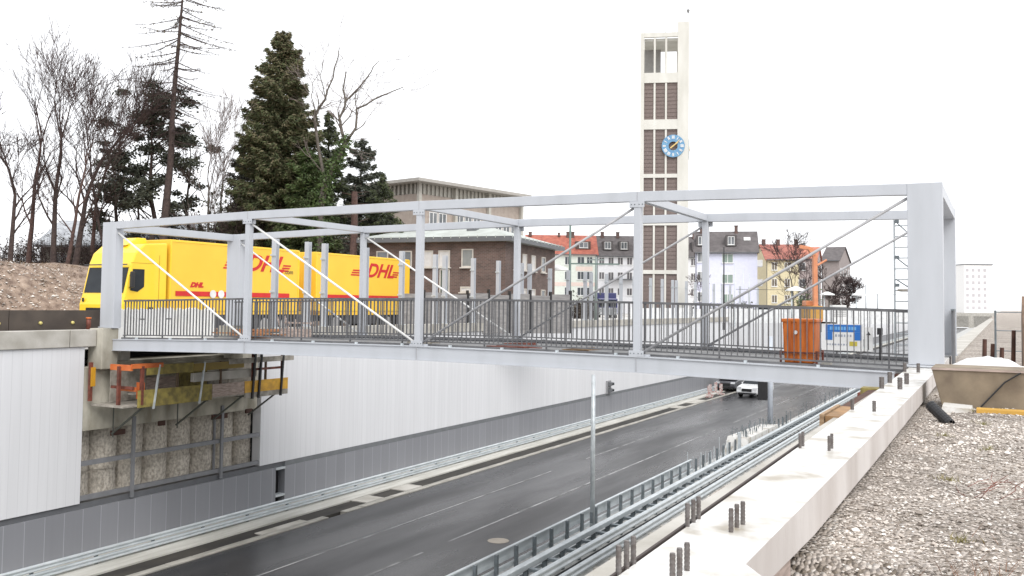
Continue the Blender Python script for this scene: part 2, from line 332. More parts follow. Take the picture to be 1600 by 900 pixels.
# loose stones on the gravel
MB_ = MB(); rnd = random.Random(3)
for k in range(36000):
    u_ = rnd.random() ** 1.7; t = -16.6 + u_ * 15.5; s = 23.42 + rnd.random() ** 1.0 * (1.3 + (t + 17) * .28)
    r = rnd.uniform(.003, .0098) * (1 + (t + 16) * .09)
    if rnd.random() < .06: r *= rnd.uniform(1.5, 2.4)
    z = hr(s, t); a = rnd.uniform(0, 6.28); ca, sa = math.cos(a), math.sin(a); ex = rnd.uniform(.8, 1.5)
    P = [(ex, 0, 0), (0, 1, .1), (-ex, .2, 0), (0, -1, 0), (.2, .1, .75), (0, 0, -.6), (.7, .65, .35), (-.65, -.5, .4)]
    Q = [(s + (x * ca - y * sa) * r, t + (x * sa + y * ca) * r, z + zz * r + r * .2) for x, y, zz in P]
    MB_.add(Q, [(0, 6, 4), (6, 1, 4), (1, 2, 4), (2, 7, 4), (7, 3, 4), (3, 0, 4), (0, 1, 6), (2, 3, 7), (0, 5, 1), (1, 5, 2), (2, 5, 3), (3, 5, 0)])
so = MB_.build('loose_stones', stonem); tag(so, 'small pale and brown stones strewn over the gravel bank', 'gravel', kind='stuff')
# dry tufts among the stones
MB_ = MB(); rnd = random.Random(12); tf = [(24.15, -12.6), (24.35, -13.6), (23.98, -10.4), (24.6, -14.2), (24.25, -8.6), (24.75, -13.3), (23.8, -7.6), (24.9, -12.1), (24.15, -6.0), (24.55, -14.55), (24.5, -14.4), (24.62, -14.0), (24.0, -4.8)]
for s, t in tf:
    for k in range(45):
        a = rnd.uniform(0, 6.28); d = abs(rnd.gauss(0, .06)); x, y = s + math.cos(a) * d, t + math.sin(a) * d; l = rnd.uniform(.02, .065); z = hr(x, y); b = rnd.uniform(0, 6.28); w = .0025
        MB_.add([(x - w, y, z), (x + w, y, z), (x + math.cos(b) * l * .7, y + math.sin(b) * l * .7, z + l)], [(0, 1, 2)])
tag(MB_.build('dry_grass_tufts', mat('dry_grass', (.30, .24, .10), .9, c2=(.14, .15, .05), scale=4)), 'thin dry grass tufts growing in the gravel', 'grass', kind='stuff')

MB_ = MB(); rnd = random.Random(25)
for k in range(5200):
    s = -8.2 - rnd.random() * 6.5; t = -16 + rnd.random() * 24; z = hz(s, t); r = rnd.uniform(.02, .07) * (1.6 if rnd.random() < .06 else 1); a = rnd.uniform(0, 6.28); ca, sa = math.cos(a), math.sin(a)
    MB_.add([(s + x * ca * r - y * sa * r, t + x * sa * r + y * ca * r, z + zz * r) for x, y, zz in ((1.3, 0, 0), (0, 1, .1), (-1.2, .1, 0), (0, -1, 0), (.1, .1, .8))], [(0, 1, 4), (1, 2, 4), (2, 3, 4), (3, 0, 4)])
tag(MB_.build('bank_rubble', stonem), 'pale rubble and clods scattered over the brown bank', 'rubble', kind='stuff')
MB_ = MB()
for k in range(9000):
    s = -8.4 - rnd.random() * 7; t = -16 + rnd.random() * 26; z = hz(s, t); a = rnd.uniform(0, 6.28); l = rnd.uniform(.08, .30); w = .012
    MB_.add([(s, t - w, z), (s, t + w, z), (s + math.cos(a) * l * .8, t + math.sin(a) * l * .8, z + l * .6)], [(0, 1, 2)])
tag(MB_.build('bank_dry_grass', mat('bank_straw', (.34, .25, .17), .9, c2=(.13, .09, .06), scale=3)), 'dead straw coloured grass on the brown bank', 'grass', kind='stuff')
MB_ = MB(); rnd = random.Random(15)
for k in range(420):
    s, t = 24.25 + rnd.gauss(0, .10), -14.1 + rnd.gauss(0, .45); z = hr(s, t); a = rnd.uniform(0, 6.28); l = rnd.uniform(.04, .16); w = .002
    MB_.add([(s - w, t, z), (s + w, t, z), (s + math.cos(a) * l * .6, t + math.sin(a) * l * .6, z + l * .8)], [(0, 1, 2)])
tag(MB_.build('withered_weeds', mat('withered_weed', (.28, .14, .09), .9, c2=(.16, .09, .05), scale=6)), 'withered reddish weeds on the gravel at the lower right', 'weeds', kind='stuff')

# ------------------------------------------------------------------ left retaining wall
rw = thing('retaining_wall', 'long pale panelled retaining wall of the sunken road with an opening under the footbridge', 'retaining wall', (0, 0, ROAD), world=True)
y = -.36; k = 0
cuts = [-.37, -1.27]
while cuts[-1] > T0: cuts.append(cuts[-1] - 2.4)
for a, b in zip(cuts[:-1], cuts[1:]):
    MB().box(-.45, .07, b + .012, a - .012, -1.43, -.92).build('coping_block', conc, rw, bevel=.015)
MB_ = MB()
for k in range(45):
    a = 6.82 + k * 3.0; MB_.box(-.45, .07, a + .01, a + 2.98, -1.43, -1.0)
MB_.build('coping', conc, rw)
MB().box(-.40, 0, T0, -.72, -6.12, -1.44).build('light_panel', light_p, rw)
MB().box(-.40, 0, 6.78, T1, -6.12, -1.44).build('light_panel', light_p, rw)
MB().box(-.40, -.05, T0, T1, -6.30, -6.125).build('shadow_gap', capm, rw)
MB().box(-.40, .02, 8.12, T1, -6.30, -6.127).build('trim_strip', mat('mid_grey_trim', (.17, .18, .19), .5), rw)
MB().box(-.40, .03, T0, 7.62, ROAD, -6.305).build('dark_panel', dark_p, rw)
MB().box(-.40, .03, 8.12, T1, ROAD, -6.305).build('dark_panel', dark_p, rw)
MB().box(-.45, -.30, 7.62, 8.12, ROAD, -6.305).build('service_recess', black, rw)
MB().box(-.25, .05, 7.62, 8.12, -6.40, -6.32).box(-.25, .05, 7.62, 8.12, -7.42, -7.34).each('recess_frame', galv, rw)
MB_ = MB().box(-.42, -.02, -.70, 6.6, -3.98, -2.05)
MB_.build('capping_beam', concg, rw, bevel=.02)
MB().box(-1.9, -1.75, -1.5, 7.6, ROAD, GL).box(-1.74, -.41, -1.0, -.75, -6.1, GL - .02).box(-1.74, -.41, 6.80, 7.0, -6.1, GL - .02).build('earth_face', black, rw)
for i in range(8):
    t = -.35 + i * 1.0; mb = MB(); nseg = 14; prev = None
    for j in range(nseg):
        z0 = ROAD + j * (3.72 / nseg); z1 = z0 + 3.72 / nseg
        mb.tube((-.98, t, z0), (-.98, t, z1), .50 + random.uniform(-.018, .018), .50 + random.uniform(-.018, .018), 18, cap=False)
    mb.build('pile', pilem, rw, smooth=True)
MB_ = MB()
for z in (-4.95, -5.98): MB_.box(-.12, -.02, -.70, 6.76, z - .07, z + .07)
for t in (1.12, 4.85): MB_.box(-.02, .06, t - .05, t + .05, -6.25, -3.7)
MB_.box(-.16, -.08, 4.6, 4.66, -6.0, -3.7)
MB_.each('support_rail', mat('grey_support_steel', (.25, .255, .27), .5, metal=.3), rw)
MB_ = MB()
for t, w_, z in ((.3, .5, -4.12), (2.1, .25, -4.02), (4.4, .7, -4.06), (6.0, .3, -4.0)): MB_.box(-.05, .03, t, t + w_, z - .1, z + .06)
MB_.each('rusty_bracket', mat('rust_stain_steel', (.075, .035, .025), .8), rw)
# abutment: bearing shelf, pier under the portal
ab = thing('bridge_abutment', 'grey concrete abutment block carrying the left end of the footbridge', 'abutment', (0, 0, ROAD), world=True)
MB().box(-.34, .30, -.36, .22, -2.12, -.885).build('pier_block', concg, ab, bevel=.015)
MB().box(-.34, .30, 4.9, 5.5, -2.04, -.885).build('pier_block', concg, ab, bevel=.015)
MB().box(-1.5, -.05, .24, 6.6, -2.04, -1.92).build('bearing_shelf', concg, ab)
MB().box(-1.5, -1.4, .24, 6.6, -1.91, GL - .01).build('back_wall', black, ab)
MB().box(-.3, -.05, .6, .95, -1.91, -1.60).box(-.3, -.05, 5.6, 6.3, -1.91, -1.50).each('bearing_block', conc, ab)

# noise barrier posts along the wall
pts = [7.56, 9.43, 10.46, 13.22, 15.94, 18.78, 19.66, 22.44, 25.16, 27.93, 28.95, 31.7, 34.4, 37.1, 38.1, 40.85, 43.6, 46.3, 47.3, 50, 52.8, 55.5, 56.5, 59.3, 62, 64.8, 68, 71, 74, 78, 82, 86]
proto = None
for i, t in enumerate(pts):
    if proto is None:
        proto = thing('noise_barrier_post', 'grey steel H post standing bare on the retaining wall coping behind the footbridge', 'post', (-.2, t, -1.0), group='bare steel posts along the far wall')
        MB().box(-.1, .1, -.10, -.085, 0, 3.42).box(-.1, .1, .085, .10, 0, 3.42).box(-.008, .008, -.085, .085, 0, 3.42).build('h_profile', steel, proto)
        MB().box(-.16, .16, -.16, .16, 0, .03).build('base_plate', galv, proto)
        MB().box(-.13, .13, -.14, -.101, 2.75, 2.82).box(-.13, .13, -.14, -.101, 1.35, 1.42).each('clip', galv, proto)
    else: 
        o = dup(proto, (-.2, t, -1.0))
        if t > 30: o.scale = (1, 1, .95)
        if t in (9.43, 10.46, 18.78, 19.66, 27.93, 28.95): o['label'] = 'grey steel H post, one of a close pair on the retaining wall coping'; o['group'] = 'closely paired steel posts along the far wall'

# dark barrier boards on the left coping, with round lamps
db = thing('site_barrier', 'dark brown barrier wall behind the left coping with small round yellow lamps', 'barrier', (-.75, -4, -1.5), world=True)
for a, b in ((-7.5, -5.1), (-5.08, -2.7), (-2.68, .38)):
    MB().box(-.8, -.7, a, b, -1.5, -.34).build('board', mat('dark_brown_board', (.085, .068, .055), .7, c2=(.06, .048, .04), scale=2), db)
for t in (-1.72, -.66, -3.0, -4.4):
    MB().tube((-.70, t, -.72), (-.655, t, -.72), .055, .045, 12).build('round_lamp', mat('lamp_lens_yellow', (.72, .62, .22), .3), db, smooth=True)
pv = thing('orange_pipe_stub', 'short rusty orange pipe standing at the end of the dark barrier', 'pipe', (-.35, -.85, -.92), world=True)
MB().tube((-.35, -.36, -.92), (-.35, -.36, -.55), .07, .065, 12).build('pipe', redox, pv, smooth=True)
MB().tube((-.35, -.36, -.60), (-.35, -.36, -.55), .08, .08, 12).build('collar', orange, pv, smooth=True)

# white slatted barrier across the left bridge end
wf = thing('white_slat_fence', 'white slatted wooden barrier closing the left end of the footbridge', 'fence', (-1.3, 3, -1.2), world=True)
t = 1.15
while t < 5.5:
    h = random.uniform(-.04, .05); MB_ = MB()
    MB_.prism([(t, -1.5), (t + .112, -1.5), (t + .112, -.33 + h), (t + .056, -.27 + h), (t, -.33 + h)], 0, -1.30, -1.275)
    MB_.build('slat', whitew, wf); t += .122 + random.uniform(-.008, .010)
MB().box(-1.34, -1.305, 1.15, 5.5, -1.25, -1.15).box(-1.34, -1.305, 1.15, 5.5, -.62, -.54).each('rail', whitew, wf)
MB_ = MB()
for t in (1.0, 2.3, 3.4): MB_.box(-1.272, -1.262, t, t + .2, -.66, -.63)
MB_.each('hinge', blackp, wf)

# ------------------------------------------------------------------ FOOTBRIDGE
LB, WB = 5.7784, 5.187
def zn(i): return -1.217 + .157 * (1 - ((i - 2) / 2) ** 2)
def zc(s):
    q = min(max(s / LB, 0), 3.9999); i = int(q); f = q - i; return zn(i) * (1 - f) + zn(i + 1) * f
br = thing('footbridge', 'light grey steel truss footbridge with dark railings spanning the sunken road', 'bridge', (11.5, 2.6, -1.5), world=True)
HT = 3.4; CH = .22; GH = .355
S0, S1 = -.30, 23.42
nodes = [S0] + [LB * i for i in range(1, 4)] + [S1]
PW = .62
for side, y0 in (('near', 0.0), ('far', WB)):
    sg = 1 if side == 'near' else -1
    ya, yb = (y0, y0 + .17) if side == 'near' else (y0, y0 + .17)
    for i in range(4):     # chord + girder, one mesh per bay
        a, b = nodes[i], nodes[i + 1]
        if i == 0: a = S0 + PW
        if i == 3: b = S1 - PW
        za, zb = zc(a), zc(b)
        MB().hexa([(a, ya, za + HT), (b, ya, zb + HT), (b, yb, zb + HT), (a, yb, za + HT), (a, ya, za + HT + CH), (b, ya, zb + HT + CH), (b, yb, zb + HT + CH), (a, yb, za + HT + CH)]).build('upper_chord', steel, br, bevel=.008)
        ga = (a + .25) if i == 0 else a
        ga = .06 if i == 0 else a; gb = S1 - PW - .35 if i == 3 else b
        if i == 3: gb = 22.55
        za, zb = zc(ga), zc(gb)
        mb = MB()
        def slab(y1, y2, d0, d1): mb.hexa([(ga, y1, za + d0), (gb, y1, zb + d0), (gb, y2, zb + d0), (ga, y2, za + d0), (ga, y1, za + d1), (gb, y1, zb + d1), (gb, y2, zb + d1), (ga, y2, za + d1)])
        slab(ya + .02, yb + .10, -GH + .021, -.021); slab(ya - .01, yb + .13, -.02, 0); slab(ya - .01, yb + .13, -GH, -GH + .02)
        mb.build('lower_girder', steel, br)
        mb = MB(); s = a + .9
        while s < b - .4:
            z = zc(s); mb.box(s - .03, s + .03, ya + .10, ya + .16, z, z + .05); s += 1.45
        if len(mb.v): mb.each('lifting_lug', galvd if side == 'far' else galv, br)
    for i in (1, 2, 3):
        x = LB * i; z = zn(i); MB().box(x - .08, x + .08, ya + .003, yb - .003, z + .001, z + HT - .001).build('post', steel, br, bevel=.008)
    # wide end portals
    for x0 in (S0, S1 - PW):
        zb_ = -.875 if x0 < 1 else -1.085; zt = zc(x0) + HT + CH
        if x0 < 1: MB().box(x0, x0 + PW, ya - .006, yb + .11, zb_, zt).build('portal_column', steel, br, bevel=.01)
        else: MB().box(x0, x0 + PW, ya - .006, yb + .006, zb_ + .04, zt).build('portal_column', steel, br, bevel=.01)
        MB().box(x0 - .02, x0 + PW + .02, ya - .05, yb + .05, zb_, zb_ + .035).build('foot_plate', steel, br)
    # tie rods
    def rod(i, zi, j, zj, rodm=rodm):
        MB().tube((nodes[i] if 0 < i < 4 else (S0 + PW if i == 0 else S1 - PW), y0 + .085, zn(i) + zi), (nodes[j] if 0 < j < 4 else (S0 + PW if j == 0 else S1 - PW), y0 + .085, zn(j) + zj), .030, .030, 10).build('tie_rod', rodm, br, smooth=True)
    rod(0, HT - .12, 1, .02); rod(1, HT - .08, 2, .02); rod(2, .02, 3, HT - .08, rodd); rod(3, .02, 4, HT - .05, rodd)
    # gusset plates with bolt heads at the joints, splices in the girder and chord
    for i in (1, 2, 3):
        x = LB * i
        for zz, hh in ((zn(i) + HT - .13, .13), (zn(i), .13)):
            g_ = MB().box(x - .17, x + .17, yb - .012 if side == 'far' else ya - .010, yb + .004 if side == 'far' else ya + .002, zz + .002, zz + hh).build('gusset_plate', steel, br)
            mb = MB(); yy = ya - .022 if side == 'near' else ya
            for q in (-.13, -.05, .05, .13): mb.tube((x + q, yy, zz + hh * .5), (x + q, yy + .014, zz + hh * .5), .012, .012, 8)
            if side == 'near': mb.build('bolts', galvd, g_)
        if side == 'near':
            mb = MB().box(x - .004, x + .004, ya - .014, ya + .0, zn(i) - GH + .02, zn(i) - .02).box(x - .004, x + .004, ya - .004, ya + .001, zn(i) + HT, zn(i) + HT + CH)
            mb.each('weld_seam', rodd, br)
    # fork ends
    mb = MB()
    for i, zz in ((1, HT - .1), (3, HT - .1)):
        mb.box(nodes[i] + (.08 if i == 1 else -.2), nodes[i] + (.2 if i == 1 else -.08), y0 + .05, y0 + .12, zn(i) + zz - .03, zn(i) + zz + .09)
    for x in (2 * LB - .25, 2 * LB + .1, LB - .3, 3 * LB + .12): mb.box(x, x + .16, y0 + .05, y0 + .12, zc(x), zc(x) + .05)
    mb.each('fork_plate', steel, br)
    # railing
    yr = y0 + .36 if side == 'near' else y0 - .20
    for i in range(4):
        a = nodes[i] + (PW + .02 if i == 0 else .0); b = nodes[i + 1] - (PW + .02 if i == 3 else 0)
        mb = MB(); s = a + .06; k = 0
        while s < b - .03:
            z = zc(s); w = .013 if k % 13 else .03
            mb.box(s - w / 2, s + w / 2, yr - .02, yr + .02, z + (.02 if k % 13 == 0 else .10), z + 1.16); s += .129; k += 1
        mb.beam((a, yr, zc(a) + .11), (b, yr, zc(b) + .11), .045, .035); mb.beam((a, yr, zc(a) + .02), (b, yr, zc(b) + .02), .03, .05)
        rp = mb.build('railing_panel', railg, br)
        MB().beam((a, yr, zc(a) + 1.175), (b, yr, zc(b) + 1.175), .06, .05).build('handrail', railg, rp)
        MB().beam((a, yr - .06 * sg, zc(a) + 0.02), (b, yr - .06 * sg, zc(b) + .02), .04, .05).build('base_rail', railg, rp)
for i in (1, 2, 3):
    z = zn(i) + HT; MB().box(LB * i - .07, LB * i + .07, .171, WB - .001, z + .02, z + CH - .02).build('cross_beam', steel, br, bevel=.006)
for x0 in (S0, S1 - PW):
    z = zc(x0) + HT
    MB().box(x0 + .01, x0 + (.28 if x0 < 1 else PW - .01), .285, WB - .001, z - .02, z + CH - .004).build('portal_beam', steel, br, bevel=.006)
mb = MB()
for i in range(4):
    a, b = nodes[i], nodes[i + 1]; a = max(a, .05); b = min(b, 22.5)
    mb.hexa([(a, .31, zc(a) - .20), (b, .31, zc(b) - .20), (b, WB - .01, zc(b) - .20), (a, WB - .01, zc(a) - .20), (a, .31, zc(a) - .06), (b, .31, zc(b) - .06), (b, WB - .01, zc(b) - .06), (a, WB - .01, zc(a) - .06)])
mb.build('deck', mat('deck_grey', (.22, .22, .22), .7, c2=(.14, .14, .14), scale=1.5), br)
mb = MB()
for i in range(1, 12): x = i * 1.9; mb.box(x - .06, x + .06, .31, WB - .01, zc(x) - GH + .03, zc(x) - .21)
mb.each('deck_crossbearer', steel, br)

# things on the deck
def on_deck(s): return zc(s) - .058
bn = thing('orange_bin', 'orange ribbed site container standing on the footbridge deck behind the railing', 'container', (20.66, .98, on_deck(20.66)))
mb = MB(); w0, w1 = .30, .335
mb.hexa([(-w0, -w0, .08), (w0, -w0, .08), (w0, w0, .08), (-w0, w0, .08), (-w1, -w1, .98), (w1, -w1, .98), (w1, w1, .98), (-w1, w1, .98)]); mb.build('tub', orangeb, bn, bevel=.03)
mb = MB()
for k in (-.18, 0, .18): mb.hexa([(k * .8 - .025, -w0 - .03, .1), (k * .8 + .025, -w0 - .03, .1), (k * .8 + .025, -w0 + .02, .1), (k * .8 - .025, -w0 + .02, .1), (k - .025, -w1 - .03, .96), (k + .025, -w1 - .03, .96), (k + .025, -w1 + .02, .96), (k - .025, -w1 + .02, .96)])
mb.build('rib', orangeb, bn); MB().box(-.36, .36, -.36, .36, .93, 1.0).build('rim', orangeb, bn, bevel=.015)
mb = MB()
for x in (-.36, .36):
    for y in (-.36, .36): mb.box(x - .02, x + .02, y - .02, y + .02, 0, .34)
for z in (.03, .30):
    for x in (-.36, .36): mb.box(x - .015, x + .015, -.34, .34, z - .015, z + .015); mb.box(-.34, .34, x - .015, x + .015, z - .015, z + .015)
mb.build('cage', redox, bn)
MB().tube((-.06, -.36, .72), (-.06, -.385, .72), .04, .04, 12).build('badge', white, bn)
for sx, lab in ((.10, 'grey foot block beside the orange container on the deck'),):
    o = single(MB().box(21.12, 21.3, .60, .78, on_deck(20.9), on_deck(20.9) + .16), 'foot_block', conc, lab, 'block')
sg_ = thing('site_notice_board', 'blue and white company notice board fixed to the far railing of the footbridge', 'sign', (19.9, WB + .02, -1.2), world=True)
bs0, bs1, bz0, bz1 = 20.40, 21.38, -1.04, -.38; yb_ = WB - .27
MB().box(bs0, bs1, yb_ - .01, yb_ + .01, bz0, bz1).build('board', white, sg_)
blue = mat('sign_blue', (.02, .16, .52), .4); lblue = mat('sign_light_blue', (.16, .42, .75), .4)
MB().box(bs0 + .10, bs1 - .04, yb_ - .016, yb_ - .011, bz1 - .20, bz1 - .02).build('blue_band', blue, sg_)
MB().box(bs0 + .10, bs0 + .26, yb_ - .016, yb_ - .011, bz0 + .26, bz1 - .202).box(bs1 - .2, bs1 - .04, yb_ - .016, yb_ - .011, bz0 + .26, bz1 - .202).each('blue_leg', blue, sg_)
mb = MB(); rr = random.Random(5); x = bs0 + .20
while x < bs1 - .16: w = rr.uniform(.03, .05); mb.box(x, x + w, yb_ - .021, yb_ - .017, bz1 - .15, bz1 - .07); x += w + .02
mb.build('heading_letters', lblue, sg_)
mb = MB(); x = bs0 + .32
while x < bs1 - .26: w = rr.uniform(.03, .05); mb.box(x, x + w, yb_ - .014, yb_ - .0105, bz1 - .32, bz1 - .26); x += w + .03
x = bs0 + .14
while x < bs1 - .36: w = rr.uniform(.02, .05); mb.box(x, x + w, yb_ - .014, yb_ - .0105, bz0 + .13, bz0 + .17); x += w + .03
mb.build('small_letters', mat('sign_grey_print', (.35, .38, .45), .5), sg_)
MB().box(bs1 - .32, bs1 - .14, yb_ - .016, yb_ - .011, bz0 + .12, bz0 + .23).build('yellow_mark', mat('sign_yellow', (.55, .45, .06), .5), sg_)
sg2 = thing('arrow_sign', 'narrow white sign with a black upward arrow beside the blue notice board', 'sign', (21.5, WB, -1.1), world=True)
MB().box(21.41, 21.60, yb_ - .01, yb_ + .01, -1.04, -.45).build('board', white, sg2)
mb = MB().box(21.492, 21.508, yb_ - .015, yb_ - .011, -1.0, -.62); mb.prism([(21.45, -.64), (21.55, -.64), (21.5, -.55)], 1, yb_ - .015, yb_ - .011); mb.build('arrow', blackp, sg2)
mb = MB().box(21.72, 21.84, WB - .5, WB - .4, -.62, -.46).box(21.76, 21.80, WB - .47, WB - .43, on_deck(20.9), -.621)
single(mb, 'lamp_box', blackp, 'small black lamp box on a thin stand beside the arrow sign on the deck', 'lamp')
# scaffold ladder tower by the right portal
lt = thing('scaffold_tower', 'slim galvanised scaffold ladder tower rising beside the right bridge portal', 'scaffold', (21.9, 6.1, -1.2), world=True)
mb = MB()
for x in (22.02, 22.36): mb.tube((x, 5.75, -1.35), (x, 5.75, 2.35), .024, n=8)
mb.each('standard', galv, lt)
mb = MB(); z = -1.15
while z < 2.3: mb.tube((22.02, 5.75, z), (22.36, 5.75, z), .016, n=6); z += .27
mb.each('rung', galv, lt)
mb = MB()
for a, b in ((2.2, 1.9), (1.3, 1.05), (.75, .55)): mb.tube((22.05, 5.72, a), (22.34, 5.72, b), .016, n=6)
for a in (2.2, 1.3, .6): mb.box(22.04, 22.13, 5.70, 5.78, a - .04, a + .04)
mb.each('brace', galvd, lt)
MB().box(22.1, 22.5, 5.6, 6.4, .45, .50).build('platform', greyb, lt)
# timber stack + debris
def timber_pile(name, label, s0, s1, t0, t1, z0, h, m, seed, n=9, group=None):
    rr = random.Random(seed); mb = MB()
    for k in range(n):
        t = rr.uniform(t0, t1); z = z0 + rr.random() * h; a = rr.uniform(s0, s0 + .4 * (s1 - s0)); b = rr.uniform(s1 - .4 * (s1 - s0), s1)
        mb.beam((a, t, z), (b, t + rr.uniform(-.2, .2), z + rr.uniform(-.05, .08)), rr.uniform(.08, .2), rr.uniform(.03, .06))
    return single(mb, name, m, label, 'timber', group)
timber_pile('timber_stack', 'loose orange brown boards stacked on the deck near the left end', .5, 3.9, 3.6, 4.7, on_deck(3) + .03, .22, mat('orange_brown_board', (.42, .20, .09), .8, c2=(.25, .12, .06), scale=3), 1, 12)
mb = MB(); rr = random.Random(8)
for k in range(8):
    x = 3.2 + rr.random() * .9; y = 4.1 + rr.random() * .5; mb.beam((x, y, on_deck(5)), (x + rr.uniform(-.4, .4), y + rr.uniform(-.3, .3), on_deck(5) + rr.uniform(.3, .72)), .035, .035)
mb.box(3.15, 4.4, 4.4, 4.5, on_deck(5) + .45, on_deck(5) + .50).box(3.25, 4.3, 4.2, 4.5, on_deck(5), on_deck(5) + .28)
single(mb, 'trestle_pile', pinkb, 'small heap of upright wooden trestles behind the railing left of centre', 'trestle')
timber_pile('plank_pile', 'dark scrap planks lying on the deck by the second bridge post', 10.2, 11.2, 1.2, 1.9, on_deck(11) + .02, .12, greyb, 3, 6)
timber_pile('red_hose_pile', 'low heap of reddish scrap lying on the deck right of the second bridge post', 12.3, 14.0, 1.6, 2.6, on_deck(13) + .02, .06, redox, 4, 6)
timber_pile('offcut_pile', 'yellowish offcuts lying on the girder edge near mid span', 15.0, 16.2, .62, 1.0, on_deck(15) + .02, .06, timber, 5, 7)

# ------------------------------------------------------------------ hanging work platform at the abutment
wp = thing('work_platform', 'hanging timber work platform with yellow and olive boards below the left bridge end', 'scaffold', (.8, 3, -3.2), world=True)
PZ = -3.16
MB().box(.08, 1.50, -.5, 6.25, PZ - .05, PZ).build('floor_planks', greyb, wp)
fx = 1.50
def board(a, b, z0, z1, m, x=fx, tilt=0, name='guard_board'): MB().box(x + .002, x + .035, a, b, z0, z1).build(name, m, wp)
board(.0, 2.9, PZ - .08, PZ + .44, oliveb, name='toe_board'); board(2.92, 4.35, PZ + .0, PZ + .42, pinkb, name='toe_board'); board(4.37, 6.5, PZ + .02, PZ + .42, yellowb, name='toe_board')
board(4.4, 6.5, PZ - .16, PZ + .015, greyb, name='toe_board')
board(.3, 2.1, -2.28, -1.98, oliveb); board(2.12, 4.3, -2.26, -2.02, mat('ochre_board', (.28, .20, .05), .7), x=fx + .01); board(3.6, 6.75, -2.12, -1.94, greyb, x=fx + .03)
MB().box(1.3, 1.45, 2.2, 5.0, -2.62, -2.34).build('pale_beam', conc, wp)
mb = MB()
for t in (.55, 2.35): mb.beam((fx + .06, t, PZ - .15), (fx + .03, t + .22, -1.98), .05, .05, up=(1, 0, 0))
mb.each('upright_rod', galv, wp)
mb = MB()
for t in (4.7, 5.0, 6.1): mb.beam((fx + .06, t, PZ - .2), (fx + .06, t + .12, -1.72), .07, .07, up=(1, 0, 0))
mb.each('upright', blackp, wp)
mb = MB()
for t in (-.35, .1):
    mb.box(fx - .5 if t < 0 else fx - .04, (fx - .5 if t < 0 else fx - .04) + .09, t, t + .09, PZ, -2.0)
mb.box(.55, 1.5, -.2, -.12, -2.68, -2.60)
mb.each('end_post', redox, wp)
MB().box(.6, 1.52, -.28, -.2, -2.12, -1.95).box(fx - .02, fx + .04, -.25, .9, -2.06, -1.92).each('end_guard', orange, wp)
MB().box(.85, 1.5, -.1, -.04, -2.75, -2.62).box(1.2, 1.5, .2, .26, -3.0, -2.5).each('mid_guard', orange, wp)
mb = MB()
for t in (4.75, 6.2): mb.box(fx - .06, fx, t, t + .07, PZ, -1.70)
mb.box(fx - .06, fx, 4.75, 6.2, -1.78, -1.70); mb.box(fx - .06, fx, 4.82, 6.2, -2.40, -2.32)
mb.each('end_frame', redox, wp)
mb = MB()
for t in (.3, 2.8, 4.4, 6.1): mb.beam((.02, t, PZ - 1.0), (1.4, t, PZ - .09), .05, .05); mb.beam((.08, t, PZ - .09), (1.45, t, PZ - .09), .06, .07)
for t in (.3, 2.8): mb.tube((.08, t, PZ - 1.1), (.08, t, PZ - .1), .02, n=6)
mb.each('bracket', mat('dull_bracket_steel', (.10, .105, .09), .6), wp)
MB().box(.12, .2, -.66, -.56, PZ + .1, -1.9).build('red_prop', redox, wp)
MB().box(.10, .24, -.64, -.50, -2.62, -2.05).build('yellow_prop', mat('yellow_prop_paint', (.6, .3, .02), .5), wp)

mb = MB(); rr = random.Random(44)
for k in range(7): t = rr.uniform(.2, 5.4); mb.beam((rr.uniform(.3, 1.2), t, PZ + .03 + .04 * k), (rr.uniform(.3, 1.2), t + rr.uniform(.8, 1.8), PZ + .05 + .04 * k), .14, .04)
mb.each('loose_plank', greyb, wp)
mb = MB()
for t in (1.5, 3.3, 5.4): mb.box(fx - .08, fx - .01, t, t + .06, PZ, -2.0)
bb = random.Random(6); t = .0
while t < 6.0:
    L_ = bb.uniform(.7, 1.5); MB().box(.25, .29, t, min(t + L_ - .03, 6.2), PZ + .02, -2.3 + bb.uniform(-.2, .2)).build('back_board', bb.choice((greyb, pinkb, oliveb, greyb)), wp); t += L_
mb.each('rear_post', mat('dull_brown_post', (.12, .08, .05), .8), wp)

# ------------------------------------------------------------------ guard rails
WBEAM = [(0, .155), (.03, .14), (.075, .10), (.075, .06), (.03, .02), (.03, -.02), (.075, -.06), (.075, -.10), (.03, -.14), (0, -.155), (-.012, -.14), (.018, -.02), (.018, .02), (-.012, .14)]
def flip(p): return [(-a, b) for a, b in p]
wg = thing('guard_rail', 'double steel guard rail running along the foot of the pale wall', 'guard rail', (1.3, 20, ROAD), world=True)
MB().sweep([(a * .8, b * .62) for a, b in WBEAM], [(1.25, T0, ROAD + .40), (1.25, T1, ROAD + .40)]).build('rail_beam', galv, wg)
MB().sweep([(a * .8, b * .62) for a, b in WBEAM], [(1.25, T0, ROAD + .18), (1.25, T1, ROAD + .18)]).build('rail_beam', galv, wg)
for i in range(56):
    t = -9 + i * 2.0; MB().box(1.14, 1.22, t - .04, t + .04, ROAD + .05, ROAD + .46).build('post', galvd, wg)
